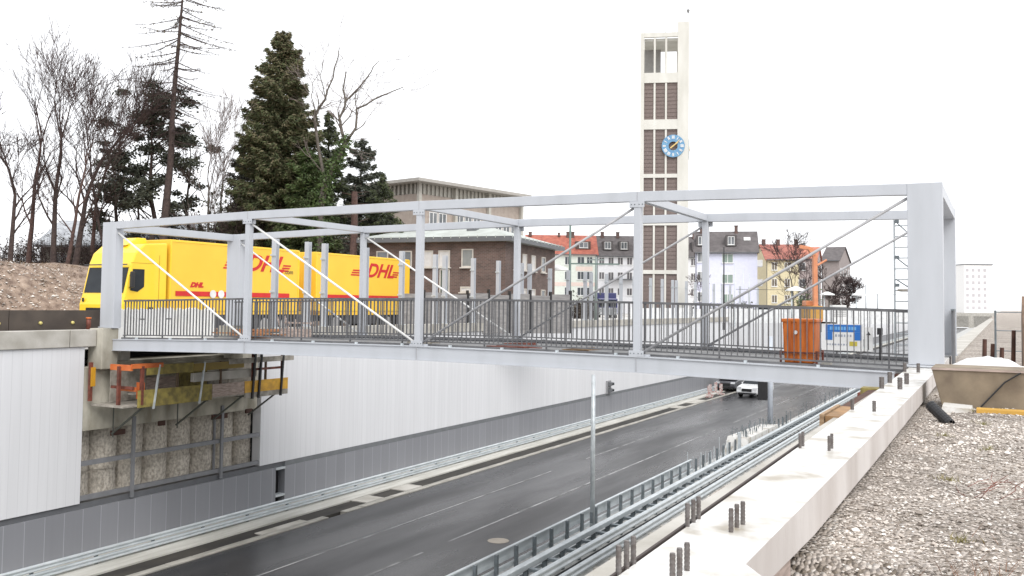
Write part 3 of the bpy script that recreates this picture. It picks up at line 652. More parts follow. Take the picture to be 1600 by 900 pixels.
# median: road-side rail with close posts
ga = thing('guard_rail', 'galvanised median guard rail nearest the road with close set posts', 'guard rail', (12, 20, ROAD), world=True)
MB().sweep(flip(WBEAM), [(11.95, T0, ROAD + .62), (11.95, 21.5, ROAD + .62)]).build('rail_beam', galv, ga)
MB().box(11.90, 12.0, T0, 21.5, ROAD + .775, ROAD + .815).build('top_rail', galv, ga)
MB().box(11.97, 12.06, T0, 21.5, ROAD + .28, ROAD + .40).build('lower_rail', galv, ga)
t = -6.0
while t < 42: MB().box(12.07, 12.16, t - .05, t + .05, ROAD + .02, ROAD + .84).build('post', galvd, ga); t += 1.153
gb = thing('guard_rail', 'thick pale box beam guard rail in the middle of the median', 'guard rail', (13, 20, ROAD), world=True)
MB().box(12.92, 13.12, T0, 95, ROAD + .60, ROAD + .76).build('box_beam', galv, gb, bevel=.02)
MB().box(12.90, 12.94, T0, 95, ROAD + .36, ROAD + .46).build('lower_rail', galv, gb)
t = -6.0
while t < 70: MB().box(12.96, 13.08, t - .05, t + .05, ROAD + .02, ROAD + .598).box(13.13, 13.50, t - .08, t + .08, ROAD + .56, ROAD + .64).build('post', galvd, gb); t += 1.153
gc = thing('guard_rail', 'rear galvanised corrugated guard rail of the median beside the parapet edge', 'guard rail', (13.6, 20, ROAD), world=True)
MB().sweep(WBEAM, [(13.55, T0, ROAD + .55), (13.55, 95, ROAD + .55)]).build('rail_beam', galv, gc)
MB().sweep(WBEAM, [(13.72, T0, ROAD + .22), (13.72, 95, ROAD + .22)]).build('rail_beam', galv, gc)
tag(MB().box(13.13, 13.50, T0, 95, ROAD + .021, ROAD + .03).build('median_slot', black), kind='structure')
# bolts row right of it
bk = MB(); 
for k in range(60): t = 0 + k * 1.153; bk.box(13.95, 14.15, t - .12, t + .12, ROAD + .02, ROAD + .16)
tag(bk.build('anchor_blocks', conc), kind='structure')
# concrete island with starter bars
isl = thing('concrete_footing', 'rough concrete footing bristling with starter bars beside the median rail', 'footing', (12, 33, ROAD), world=True)
MB().hexa([(11.5, 28.5, ROAD), (12.75, 28.5, ROAD), (12.75, 36.5, ROAD), (11.6, 36.5, ROAD), (11.65, 28.8, ROAD + .95), (12.7, 28.8, ROAD + .9), (12.7, 36, ROAD + .85), (11.7, 36, ROAD + .8)]).build('block', concw, isl)
mb = MB(); rr = random.Random(9)
for k in range(64): x, y = rr.uniform(11.7, 12.65), rr.uniform(28.9, 36); mb.tube((x, y, ROAD + .75), (x + rr.uniform(-.05, .05), y, ROAD + .85 + rr.uniform(.2, .5)), .016, n=5)
mb.each('starter_bar', galvd, isl)
mb = MB()
for k in range(26): x, y = rr.uniform(11.6, 12.5), rr.uniform(21.8, 28.2); mb.tube((x, y, ROAD), (x, y, ROAD + rr.uniform(.6, 1.1)), .018, n=5)
for y in (27.9,): mb.box(12.4, 12.55, y, y + .15, ROAD, ROAD + 1.3)
rt = thing('rebar_row', 'row of upright reinforcing bars standing behind the median guard rail', 'rebar', (12.1, 25, ROAD), world=True); mb.each('rebar', galv, rt)
mb = MB()
for k in range(40): x, y = rr.uniform(11.7, 12.6), rr.uniform(37, 70); mb.tube((x, y, ROAD), (x, y, ROAD + rr.uniform(.5, 1.0)), .02, n=5)
rt = thing('rebar_row', 'far row of thin reinforcing bars along the median under the bridge', 'rebar', (12.1, 50, ROAD), world=True); mb.each('rebar', galvd, rt)

# masts
mk = thing('lamp_mast', 'plain galvanised mast rising from the median to the bridge girder', 'mast', (12.5, 8.95, ROAD))
MB().tube((0, 0, 0), (0, 0, 5.42), .085, .065, 14).build('shaft', galv, mk, smooth=True)
MB().box(-.16, .16, -.16, .16, 0, .04).build('base_plate', galv, mk); MB().box(-.05, .05, -.095, -.08, .6, .95).build('service_door', galvd, mk)
mk = thing('signal_mast', 'pale mast with a black signal head seen beyond the bridge on the right', 'traffic signal', (11.6, 39.0, ROAD))
MB().tube((0, 0, 0), (0, 0, 5.9), .17, .15, 14).build('shaft', mat('pale_blue_grey_paint', (.50, .54, .60), .4), mk, smooth=True)
hd = MB().box(-.75, -.19, -.14, .14, 1.92, 3.35).build('signal_head', blackp, mk, bevel=.03)
MB().box(-.19, -.13, -.05, .05, 2.2, 2.3).box(-.19, -.13, -.05, .05, 3.0, 3.1).build('bracket', galvd, mk)
# loudspeaker boxes on the wall
wbx = thing('wall_lamp', 'grey double floodlight housing mounted on the pale wall beneath the bridge', 'lamp', (0, 40.7, -5.7))
MB().box(0, .12, -.35, .35, -.45, .45).build('back_box', mat('mid_grey_housing', (.3, .3, .31), .5), wbx)
for z in (-.22, .22):
    c_ = MB().hexa([(.12, -.26, z - .16), (.42, -.20, z - .06), (.42, .20, z - .06), (.12, .26, z - .16), (.12, -.26, z + .16), (.42, -.20, z + .1), (.42, .20, z + .1), (.12, .26, z + .16)]).build('lamp_head', capm, wbx)
    MB().box(.421, .43, -.17, .17, z - .04, z + .08).build('lens', glass, c_)

# ------------------------------------------------------------------ right parapet
pp = thing('concrete_parapet', 'broad wet white concrete parapet with steel dowels running towards the bridge', 'parapet', (23, -8, TOP), world=True)
xl0, xl1, xr0, xr1 = 22.985, 22.80, 23.40, 23.315
def lin(a, b, f): return a + (b - a) * f
t0_, t1_ = -14.86, 1.5
mb = MB()
def sec(y): f = (y - t0_) / (t1_ - t0_); return lin(xl0, xl1, f), lin(xr0, xr1, f)
prof = []
ys = [-22, -15.0, -14.86, -13.2, -10.0, -5, 0, 3, 8]
ring = []
for y in ys:
    a, b = sec(y)
    if y <= -15.0: b = 23.50 if y > -16 else 27.0
    if y == -22: b = 28.0
    ring.append((y, a, b))
for y, a, b in ring:
    zb_ = -1.27 if y <= -14.8 else (-1.335 if y < -13 else -1.355)
    mb.v += [(a, y, zb_), (b, y, zb_), (b, y, TOP), (a, y, TOP)]
for k in range(len(ring) - 1):
    o_ = k * 4
    for i in range(4): j = (i + 1) % 4; mb.f.append((o_ + i, o_ + j, o_ + 4 + j, o_ + 4 + i))
mb.f += [(0, 1, 2, 3), tuple(len(ring) * 4 - 4 + i for i in (3, 2, 1, 0))]
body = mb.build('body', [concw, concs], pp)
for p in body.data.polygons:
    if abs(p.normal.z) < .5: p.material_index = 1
MB().box(22.52, 23.2, T0, 150, ROAD, -1.356).build('wall_face', conc, pp)
MB().box(23.201, 23.26, -14.4, 8, -1.9, -1.357).build('dark_gap', mat('gap_shade_board', (.07, .055, .045), .9), pp)  # shade of the gap under the parapet put into this face's colour
MB().hexa([(22.955, -16, -1.3), (22.983, -16, -1.3), (22.915, -11, -1.3), (22.89, -11, -1.3), (22.972, -16, TOP + .004), (22.985, -16, TOP + .004), (22.925, -11, TOP + .004), (22.912, -11, TOP + .004)]).build('edge_strip', mat('dark_edge_strip', (.06, .045, .04), .7), pp)  # thin dark strip along the road-side top edge of the parapet
bars = [(22.98, -15.27), (22.98, -15.18), (22.98, -15.1), (23.21, -15.27), (23.21, -15.18), (23.21, -15.08), (22.98, -14.34), (22.98, -14.24), (22.98, -14.15), (23.2, -14.34), (23.2, -14.23), (23.21, -14.15), (22.97, -11.4), (22.97, -11.28), (23.19, -11.41), (23.19, -11.28), (22.93, -8.27), (23.16, -8.33), (22.9, -5.24), (22.89, -4.11), (23.13, -5.2), (23.13, -4.21), (22.86, -1.39), (23.08, -1.41)]
for x, y in bars:
    h = .125 if y < -8 else .15; r = .0125 if y < -11 else (.02 if y < -8 else .026)
    if y > -6: r = .034; h = .17
    if y > -2: r = .03
    m_ = MB(); nseg = 7
    for k in range(nseg):
        z0 = TOP - .01 + k * (h / nseg); m_.tube((x, y, z0), (x, y, z0 + h / nseg * .6), r, r, 10, cap=(k == 0)); m_.tube((x, y, z0 + h / nseg * .6), (x, y, z0 + h / nseg), r * .88, r * .88, 10)
    m_.build('dowel', mat('dowel_steel', (.20, .185, .18), .5, metal=.4, c2=(.13, .11, .10), scale=40), pp)
# formwork under the near end of the parapet (right side)
fw = thing('formwork', 'dark brown shuttering timber left under the near corner of the parapet', 'formwork', (23.5, -15.1, -1.5), world=True)
MB().box(23.33, 23.365, -15.6, -13.75, -2.1, -1.30).build('shutter_board', pinkb, fw)
MB().box(23.40, 23.52, -14.86, -14.62, -2.0, -1.42).build('timber_block', timberd, fw)
MB().box(23.44, 23.50, -13.98, -13.90, -2.0, -1.40).build('stake', timberd, fw)
# formwork on the left side of parapet under the bridge
fw = thing('formwork', 'brown timber shuttering hanging on the road side of the parapet by the bridge end', 'formwork', (22.3, -4, -1.6), world=True)
MB().box(22.42, 22.80, -6.9, -5.6, -1.46, -1.34).build('tan_board', mat('tan_formwork', (.38, .22, .10), .7, c2=(.22, .13, .06), scale=3), fw)
MB().box(22.36, 22.41, -6.95, -5.6, -1.50, -1.32).build('edge_board', timber, fw)
MB().box(22.36, 22.78, -5.55, -2.2, -1.60, -1.38).build('dark_beam', timberd, fw)
MB().box(22.22, 22.5, -2.15, -1.75, -1.6, -1.36).build('end_block', oliveb, fw)
MB().box(22.0, 22.78, -.85, -.35, -1.9, -1.56).build('red_beam', redox, fw)
o = single(MB().box(22.5, 22.8, .05, .5, -1.5, -1.25), 'bearing_block', timberd, 'dark wooden bearing block under the right end of the girder', 'block')

# ------------------------------------------------------------------ right of the parapet
bx = thing('formwork_crate', 'tall weathered brown formwork panel standing on the gravel beside the right portal', 'formwork panel', (24, -4.5, -1.4), world=True)
MB().hexa([(23.62, -4.35, -1.42), (25.2, -4.35, -1.42), (25.2, -3.4, -1.42), (23.56, -3.4, -1.42), (23.47, -4.35, -.83), (25.2, -4.35, -.83), (25.2, -3.4, -.83), (23.47, -3.4, -.83)]).build('panel', plyw, bx, bevel=.01)
MB().box(23.47, 25.2, -4.37, -4.352, -.862, -.832).build('top_edge', pinkb, bx)
MB().tube((24.1, -4.40, -1.36), (24.4, -4.40, -1.0), .012, .012, 6).tube((24.4, -4.40, -1.0), (24.6, -4.40, -.86), .012, .012, 6).build('cable', blackp, bx)
o = single(MB().hexa([(23.62, -4.95, -1.42), (24.02, -4.95, -1.42), (24.02, -4.45, -1.42), (23.62, -4.45, -1.42), (23.64, -4.93, -1.33), (24.0, -4.93, -1.35), (24.0, -4.5, -1.33), (23.64, -4.5, -1.31)]), 'concrete_slab', concw, 'small white concrete slab lying in front of the brown formwork panel', 'slab')
o = single(MB().box(24.06, 24.7, -4.95, -4.7, -1.40, -1.335), 'yellow_plank', mat('bright_yellow_plank', (.62, .36, .07), .6), 'short yellow plank lying at the foot of the formwork panel', 'plank')
pc = thing('drain_pipe', 'short black corrugated pipe end sticking out of the gravel', 'pipe', (23.7, -6.4, -1.4), world=True)
mb = MB(); p0 = Vector((23.56, -6.0, -1.22)); p1 = Vector((23.80, -6.25, -1.42)); d_ = (p1 - p0) / 9
for k in range(9): mb.tube(p0 + d_ * k, p0 + d_ * (k + .6), .068, .068, 14, cap=False); mb.tube(p0 + d_ * (k + .6), p0 + d_ * (k + 1), .065, .065, 14, cap=False)
mb.tube(p0 + d_ * .1, p0 + d_ * .3, .06, .06, 14)
mb.build('hose', blackp, pc)
mb = MB(); rr = random.Random(4)   # twigs
for k in range(14):
    x, y = 24.1 + rr.random() * .5, -11.3 + rr.random() * 1.0; z = hr(x, y); a = rr.uniform(0, 3.1)
    q = Vector((x, y, z + .01))
    for j in range(3):
        q2 = q + Vector((math.cos(a), math.sin(a), rr.uniform(.0, .5))) * rr.uniform(.04, .10); mb.tube(q, q2, .003, .002, 4); q = q2; a += rr.uniform(-.6, .6)
single(mb, 'fallen_twigs', redox, 'thin reddish twigs lying on the gravel in the right foreground', 'twigs')
# white tarpaulin / sheet mounds and clutter behind the panel
mb = MB(); nx, ny = 26, 22
for j in range(ny):
    for i in range(nx):
        x = 23.45 + i * .13; y = 1.0 + j * .2; d1 = max(0, 1 - ((x - 24.1) / 1.0) ** 2 - ((y - 2.6) / 2) ** 2); d2 = max(0, 1 - ((x - 25.8) / 1.1) ** 2 - ((y - 3.4) / 1.8) ** 2)
        mb.v.append((x, y, -1.42 + .44 * d1 + .40 * d2 * (.8 + .4 * noise.noise(Vector((x * 1.5, y, 2)))) + noise.noise(Vector((x * 4, y * 4, 0))) * .10))
for j in range(ny - 1):
    for i in range(nx - 1): mb.f.append((j * nx + i, j * nx + i + 1, (j + 1) * nx + i + 1, (j + 1) * nx + i))
o = single(mb, 'white_tarpaulin', white, 'crumpled white tarpaulin heaped behind the right portal', 'tarpaulin', smooth=True)
mb = MB().prism([(5.2, -1.4), (7.4, -1.4), (7.2, -.15), (6.3, .35), (5.5, -.3)], 0, 24.8, 27.5)
o = single(mb, 'brown_tarpaulin', mat('brown_tarp', (.20, .13, .09), .8, c2=(.12, .08, .055), scale=3, bump=.6, bscale=4), 'sagging brown tarpaulin tent at the right edge behind the parapet', 'tarpaulin')
for x, y, h in ((24.0, 5.0, .75), (24.35, 5.4, .55), (24.6, 6.0, .95), (24.15, 6.5, .6)):
    o = single(MB().tube((x, y, -1.42), (x + .02, y, -1.42 + h), .05, .045, 8), 'short_post', timberd, 'short dark wooden stake standing behind the white tarpaulin', 'stake', 'dark stakes behind the white tarpaulin')
o = thing('dark_doorway_board', 'tall dark board leaning inside the right bridge portal', 'board', (23.1, 5.0, -1.3), world=True)
MB().box(23.35, 23.40, 4.4, 5.15, -1.3, -.02).build('board', capm, o); MB().box(23.34, 23.41, 4.35, 5.2, -.019, .02).build('top_rail', galvd, o)
fc = thing('site_fence', 'thin wire mesh fence beyond the right portal', 'fence', (26, 9, -1.4), world=True)
mb = MB()
for k in range(7): mb.tube((24.2 + k * 2.5, 12, -1.42), (24.2 + k * 2.5, 12, .0), .03, n=6)
mb.each('fence_post', galvd, fc); mb = MB()
for z in (-1.2, -.6, -.05): mb.tube((24.2, 12, z), (39.2, 12, z), .015, n=5)
mb.each('fence_wire', galvd, fc)

# ------------------------------------------------------------------ TRUCK (drawbar, side towards the camera: +X face at x=SX)
SX = -4.75; TG = GL + .01
tr = thing('delivery_truck', 'yellow delivery truck with cab, box body and trailer parked behind the left bridge end', 'truck', (SX - 1.25, 13.5, TG), world=True)
C0, C1 = 4.36, 6.42
def rect_prism_yz(pts, x0, x1): return MB().prism(pts, 0, x0, x1)
cab_pts = [(C0 - .02, TG + .42), (C0 - .04, TG + 1.35), (C0 + .08, TG + 1.75), (C0 + .34, TG + 2.92), (C0 + .52, TG + 3.35), (C0 + .95, TG + 3.72), (C1 - .05, TG + 3.80), (C1 - .05, TG + .55), (C0 + 1.75, TG + .55), (C0 + 1.65, TG + .95), (C0 + 1.2, TG + 1.12), (C0 + .8, TG + .95), (C0 + .65, TG + .42)]
rect_prism_yz(cab_pts, SX - 2.48, SX).build('cab', yel, tr, bevel=.05)
# windscreen lies on the slanted front: slightly proud
def front_quad(x0, x1, z0, z1, out, m, name, parent=tr):
    def yy(z):
        zz = z - TG
        for (ya, za), (yb2, zb2) in zip(cab_pts[:-1], cab_pts[1:]):
            if za - TG <= zz <= zb2 - TG: return ya + (yb2 - ya) * (zz - (za - TG)) / max(1e-6, zb2 - za)
        return C0
    a, b = yy(z0) - out, yy(z1) - out
    return MB().hexa([(x0, a, z0), (x1, a, z0), (x1, a + .03, z0), (x0, a + .03, z0), (x0, b, z1), (x1, b, z1), (x1, b + .03, z1), (x0, b + .03, z1)]).build(name, m, parent)
front_quad(SX - 2.36, SX - .12, TG + 1.80, TG + 2.78, .015, glass, 'windscreen')
front_quad(SX - 2.46, SX - .02, TG + 2.86, TG + 2.905, .20, chassis, 'sun_visor')
for z in (1.10, .86, .62): MB().box(SX - 2.05, SX - .42, C0 - .055, C0 - .02, TG + z, TG + z + .12).build('grille_slot', black, tr)
MB().box(SX - 2.30, SX - .2, C0 - .075, C0 + .1, TG + .28, TG + .56).build('bumper', yel, tr, bevel=.03)
for x in (SX - 2.36, SX - .40): MB().box(x, x + .28, C0 - .09, C0 - .04, TG + .60, TG + .82).build('headlight', glass, tr)
MB().box(SX - 2.3, SX - 2.2, C0 - .05, C0 - .03, TG + 1.45, TG + 1.6).build('marker', black, tr)
# side window + door seams, mirror
MB().prism([(C0 + .30, TG + 1.90), (C0 + .62, TG + 1.85), (C0 + .92, TG + 2.05), (C0 + .92, TG + 2.72), (C0 + .40, TG + 2.72)], 0, SX + .002, SX + .02).build('side_window', glass, tr)
MB().box(SX + .001, SX + .006, C0 + 1.62, C0 + 1.64, TG + 1.0, TG + 3.3).box(SX + .001, SX + .006, C0 + .3, C0 + 1.62, TG + 2.95, TG + 2.965).box(SX + .001, SX + .006, C0 + .2, C0 + 1.62, TG + 1.55, TG + 1.565).build('door_seam', mat('seam_ochre', (.45, .25, .01), .6), tr)
MB().box(SX + .01, SX + .03, C0 + 1.12, C0 + 1.36, TG + 1.14, TG + 1.26).build('door_handle', black, tr)
mi = MB().box(SX + .12, SX + .28, C0 + .16, C0 + .30, TG + 2.0, TG + 2.62).build('mirror', blackp, tr, bevel=.04)
MB().box(SX, SX + .14, C0 + .26, C0 + .32, TG + 2.45, TG + 2.5).box(SX, SX + .14, C0 + .26, C0 + .32, TG + 1.98, TG + 2.03).each('mirror_arm', blackp, mi)
MB().prism([(C0 + .75, TG + 3.66), (C0 + 1.3, TG + 4.0), (C1 - .35, TG + 4.0), (C1 - .3, TG + 3.79)], 0, SX - 2.2, SX - .9).build('air_deflector', yel, tr, bevel=.03)
def box_body(y0, y1, name):
    b = MB().box(SX - 2.5, SX, y0, y1, TG + 1.12, TG + 3.97).build(name, yelb, tr, bevel=.03)
    mb = MB()
    for y in (y0, y1 - .07): mb.box(SX + .001, SX + .018, y, y + .07, TG + 1.12, TG + 3.95)
    mb.box(SX + .001, SX + .018, y0 + .07, y1 - .07, TG + 3.88, TG + 3.95).box(SX + .001, SX + .018, y0 + .07, y1 - .07, TG + 1.12, TG + 1.2)
    mb.build('edge_profile', yel, b)
    return b
B1 = box_body(6.50, 14.05, 'box_body'); B2 = box_body(15.25, 23.1, 'trailer_box')
RT = Matrix(((0, 0, 1), (1, 0, 0), (0, 1, 0)))   # text x->+Y, y->+Z, normal->+X
offt = OFF[tr.name]
def truck_text(txt, s_, y, z, size, sx, parent, m=redl, shear=.35, bold=.02): 
    return text(txt, 'lettering', m, parent, Vector((SX + .012, y, z)) - offt, size, RT, shear, .003, sx, bold)
for b, yc in ((B1, 10.55), (B2, 19.15)):
    z = TG + 2.90; truck_text('DHL', 0, yc, z, 1.0, 1.22, b, shear=.42, bold=.028)
    mb = MB()
    for k, zz in enumerate((.02, .14, .26)):
        y0b, y1b = yc - 1.25 + k * .08, yc - .12 + k * .08
        mb.hexa([(SX + .003, y0b, z + zz), (SX + .012, y0b, z + zz), (SX + .012, y1b, z + zz), (SX + .003, y1b, z + zz), (SX + .003, y0b + .03, z + zz + .07), (SX + .012, y0b + .03, z + zz + .07), (SX + .012, y1b + .03, z + zz + .07), (SX + .003, y1b + .03, z + zz + .07)])
        y0b, y1b = yc + 2.28 + k * .06, yc + 2.75 + k * .08
        mb.hexa([(SX + .003, y0b, z + zz), (SX + .012, y0b, z + zz), (SX + .012, y1b, z + zz), (SX + .003, y1b, z + zz), (SX + .003, y0b + .03, z + zz + .07), (SX + .012, y0b + .03, z + zz + .07), (SX + .012, y1b + .03, z + zz + .07), (SX + .003, y1b + .03, z + zz + .07)])
    mb.build('logo_stripes', redl, b)
    y0 = 6.8 if b is B1 else 15.6
    MB().box(SX + .019, SX + .024, y0, y0 + 6.6, TG + 1.72, TG + 1.92).build('red_stripe', redl, b)
truck_text('.com', 0, 13.05, TG + 2.82, .30, 1, B1, m=chassis, shear=0, bold=.0)
truck_text('DHL', 0, 7.55, TG + 2.1, .26, 1.3, B1)
mb = MB()
for y in (8.75, 9.2): mb.tube((SX + .03, y, TG + 1.82), (SX + .05, y, TG + 1.82), .17, .17, 16)
mb.each('white_reflector', white, B1)
MB().box(SX - 1.9, SX - .6, C0 + .3, 14.4, TG + .55, TG + .95).box(SX - 1.9, SX - .6, 14.4, 23.0, TG + .6, TG + .9).build('chassis_frame', chassis, tr)
MB().box(SX - .35, SX - .05, 8.6, 11.2, TG + .4, TG + .95).box(SX - .3, SX - .05, 18.3, 20.2, TG + .45, TG + .95).each('side_guard', chassis, tr)
MB().box(SX - 2.4, SX - .02, 6.9, 14.5, TG + .96, TG + 1.11).box(SX - 2.4, SX - .02, 15.6, 23.0, TG + .91, TG + 1.11).build('skirt', yelb, tr)
for y in (C0 + 1.2, 11.9, 13.2, 16.8, 21.2, 22.5):
    for x in (SX - .33, SX - 2.45):
        w = MB().tube((x, y, TG + .52), (x + .3, y, TG + .52), .52, .52, 24).build('wheel', rubber, tr)
        MB().tube((x + .3 if x > SX - 1 else x - .01, y, TG + .52), (x + .31 if x > SX - 1 else x, y, TG + .52), .29, .29, 16).build('rim', chrome, w)

# ------------------------------------------------------------------ CARS
def car(label, loc, rz, bodym, L_=4.4, W_=1.86, H_=1.6, boxy=0, group=None, name='parked_car', cat='car'):
    t = thing(name, label, cat, loc, rz, group); w = W_ / 2
    # profile along y (front at -y): lower body
    lo = [(-L_ / 2, .42), (-L_ / 2 + .04, .75), (-L_ / 2 + .25, .92), (-L_ / 2 + 1.15, 1.05), (L_ / 2 - .15, 1.08), (L_ / 2, .85), (L_ / 2 - .03, .38), (-L_ / 2 + .1, .28)]
    MB().prism(lo, 0, -w, w).build('body', bodym, t, bevel=.09)
    k = L_ / 2
    a0, a1, a2, a3 = -k + 1.1, -k + 1.85, k - .75, k - .18
    if boxy: a0, a1, a2, a3 = -k + .5, -k + 1.0, k - .12, k - .05
    wi, tp = w - .06, w - .2
    MB().hexa([(-wi, a0, 1.03), (wi, a0, 1.03), (wi, a3, 1.05), (-wi, a3, 1.05), (-tp, a1, H_), (tp, a1, H_), (tp, a2, H_), (-tp, a2, H_)]).build('roof', bodym, t, bevel=.07)
    g = .012
    MB().add([(-wi + .1, a0 + .05 - g, 1.10), (wi - .1, a0 + .05 - g, 1.10), (tp - .04, a1 - .06 - g * 2, H_ - .08), (-tp + .04, a1 - .06 - g * 2, H_ - .08)], [(0, 1, 2, 3)]).build('windscreen', glass, t)
    for sx in (-1, 1):
        MB().add([(sx * (wi + g - .005), a0 + .25, 1.10), (sx * (wi + g - .005), a3 - .2, 1.10), (sx * (tp + g + .02), a2 - .05, H_ - .10), (sx * (tp + g + .02), a1 + .08, H_ - .10)], [(0, 1, 2, 3)]).build('side_window', glass, t)
        MB().box(sx * w - (.16 if sx > 0 else -.02), sx * w + (.16 if sx < 0 else .16) - (.16 if sx > 0 else 0) + (.12 if sx > 0 else 0), a0 + .2, a0 + .3, 1.08, 1.22).build('mirror', bodym, t)
        MB().hexa([(sx * (w - .42), -k - .01, .72), (sx * (w - .04), -k + .02, .72), (sx * (w - .04), -k + .1, .72), (sx * (w - .42), -k + .1, .72), (sx * (w - .42), -k + .05, .88), (sx * (w - .03), -k + .12, .90), (sx * (w - .04), -k + .2, .90), (sx * (w - .42), -k + .15, .88)]).build('headlight', chrome, t)
        for y in (-k + .85, k - .85):
            ww = MB().tube((sx * (w - .22), y, .33), (sx * (w + .01), y, .33), .33, .33, 20).build('wheel', rubber, t)
            MB().tube((sx * (w + .011), y, .33), (sx * (w + .02), y, .33), .2, .2, 14).build('rim', chrome, ww)
    MB().box(-w + .5, w - .5, -k - .03, -k + .05, .52, .76).build('grille', black, t)
    MB().box(-w + .15, w - .15, -k - .035, -k + .05, .28, .42).build('lower_bumper', blackp, t)
    return t
carw = mat('white_car_paint', (.75, .76, .77), .25, coat=.6)
carg = mat('grey_car_paint', (.25, .26, .27), .3, coat=.6)
cardk = mat('dark_car_paint', (.05, .05, .06), .3, coat=.6)
carb = mat('blue_truck_paint', (.02, .022, .11), .35, coat=.4)
car('white car driving towards the bridge on the sunken road', (5.35, 61.5, ROAD), R(-6), carw, H_=1.62, name='car')
# dark van beside it by the wall
car('dark van standing by the wall just left of the white car', (2.2, 66, ROAD), R(-4), cardk, H_=2.0, boxy=1, name='van', cat='van')
ctone = mat('red_white_beacon_board', (.55, .50, .48), .6, c2=(.40, .18, .16), scale=9, lo=.45, hi=.5)
for i, (x, y) in enumerate(((1.9, 59.5), (2.3, 57.8), (1.7, 62.0), (2.5, 60.8))):
    o = single(MB().box(x - .13, x + .13, y - .03, y + .03, ROAD + .25, ROAD + .95).box(x - .3, x + .3, y - .2, y + .2, ROAD, ROAD + .12).box(x - .04, x + .04, y - .04, y + .04, ROAD + .12, ROAD + .25), 'beacon_board', ctone, 'pale red and white beacon board at the end of the guard rail by the wall', 'beacon', 'beacon boards by the wall')

# ------------------------------------------------------------------ BUILDINGS
def window(parent, x0, x1, z0, z1, face='front', y=0, fm=white, gm=wglass, d=.06, bars=True, name='window'):
    """window on the front (-Y) or right (+X) face of a building in local coordinates"""
    def bx(mb, a, b, c, d_, e, f):     # along, out, z
        if face == 'front': mb.box(a, b, y - d_, y - c, e, f)
        else: mb.box(y + c, y + d_, a, b, e, f)
    f = .07; mb = MB()
    bx(mb, x0, x1, -.02, d, z0, z0 + f); bx(mb, x0, x1, -.02, d, z1 - f, z1); bx(mb, x0, x0 + f, -.02, d, z0 + f, z1 - f); bx(mb, x1 - f, x1, -.02, d, z0 + f, z1 - f)
    if bars and x1 - x0 > .8: bx(mb, (x0 + x1) / 2 - .04, (x0 + x1) / 2 + .04, -.02, d * .9, z0 + f, z1 - f)
    bx(mb, x0 - .08, x1 + .08, -.01, d + .09, z0 - .07, z0 - .003); w = mb.build(name, fm, parent); mb = MB(); bx(mb, x0 + f, x1 - f, -.01, d * .4, z0 + f, z1 - f); mb.build('pane', gm, w)
    return w
def gabled(name, label, cat, loc, rz, w, d, he, hrr, wallm, roofm, hip=False, over=.4, group=None):
    t = thing(name, label, cat, loc, rz, group)
    if hip: MB().box(0, w, 0, d, 0, he).build('wall', wallm, t)
    else: MB().prism([(0, 0), (0, he), (d / 2, hrr - .12), (d, he), (d, 0)], 0, 0, w).build('wall', wallm, t)
    o_ = over; k = o_ * (hrr - he) / (d / 2)
    if hip:
        q = d / 2 * .9
        rf = MB().add([(-o_, -o_, he), (w + o_, -o_, he), (w + o_, d + o_, he), (-o_, d + o_, he), (q, d / 2, hrr), (w - q, d / 2, hrr), (-o_, -o_, he - .15), (w + o_, -o_, he - .15), (w + o_, d + o_, he - .15), (-o_, d + o_, he - .15)],
                      [(0, 1, 5, 4), (1, 2, 5), (2, 3, 4, 5), (3, 0, 4), (0, 6, 7, 1), (1, 7, 8, 2), (2, 8, 9, 3), (3, 9, 6, 0), (9, 8, 7, 6)]).build('roof', roofm, t)
    else:
        rf = MB().prism([(-o_, he - k), (d / 2, hrr), (d + o_, he - k), (d + o_, he - k - .16), (d / 2, hrr - .16), (-o_, he - k - .16)], 0, -.25, w + .25).build('roof', roofm, t)
    MB().box(-o_ * .0, w, -o_ - .12, -o_ - .01, he - k - .12, he - k + .02).build('gutter', capm, rf)
    MB().tube((.12, -.06, 0), (.12, -.06, he - .2), .05, .05, 6).build('downpipe', capm, t)
    return t, rf
def dormer(rf, x, w, z0, z1, d, he, hrr, y0, roofm, wallm):
    yb = (z1 - he) / (hrr - he) * d / 2
    o = MB().box(x, x + w, y0, yb + .3, z0, z1).build('dormer', roofm, rf)
def chimney(rf, x, y, z0, z1, w=.6, m=None): MB().box(x, x + w, y, y + .5, z0, z1).box(x - .05, x + w + .05, y - .05, y + .55, z1 + .002, z1 + .12).build('chimney', m or brickd, rf)
brickd = brick_mat('dark_chimney_brick', (.12, .06, .05), (.09, .05, .045), (.2, .18, .16))
redroof = tile_mat('red_roof_tiles', (.46, .15, .10), (.32, .095, .07)); greyroof = tile_mat('grey_brown_roof_tiles', (.14, .125, .125), (.095, .085, .085))
mint = mat('pale_mint_render', (.70, .74, .68), .8, c2=(.64, .68, .62)); pinkw = mat('pale_pink_render', (.74, .62, .56), .8, c2=(.68, .55, .50)); whitr = mat('white_render', (.78, .78, .80), .8, c2=(.72, .72, .75))
lilac = mat('pale_lilac_render', (.66, .67, .80), .8, c2=(.62, .63, .75)); yelr = mat('pale_yellow_render', (.66, .58, .38), .8, c2=(.57, .50, .33)); oranger = mat('orange_render', (.72, .28, .12), .8, c2=(.62, .23, .10))
GB = GL - .05

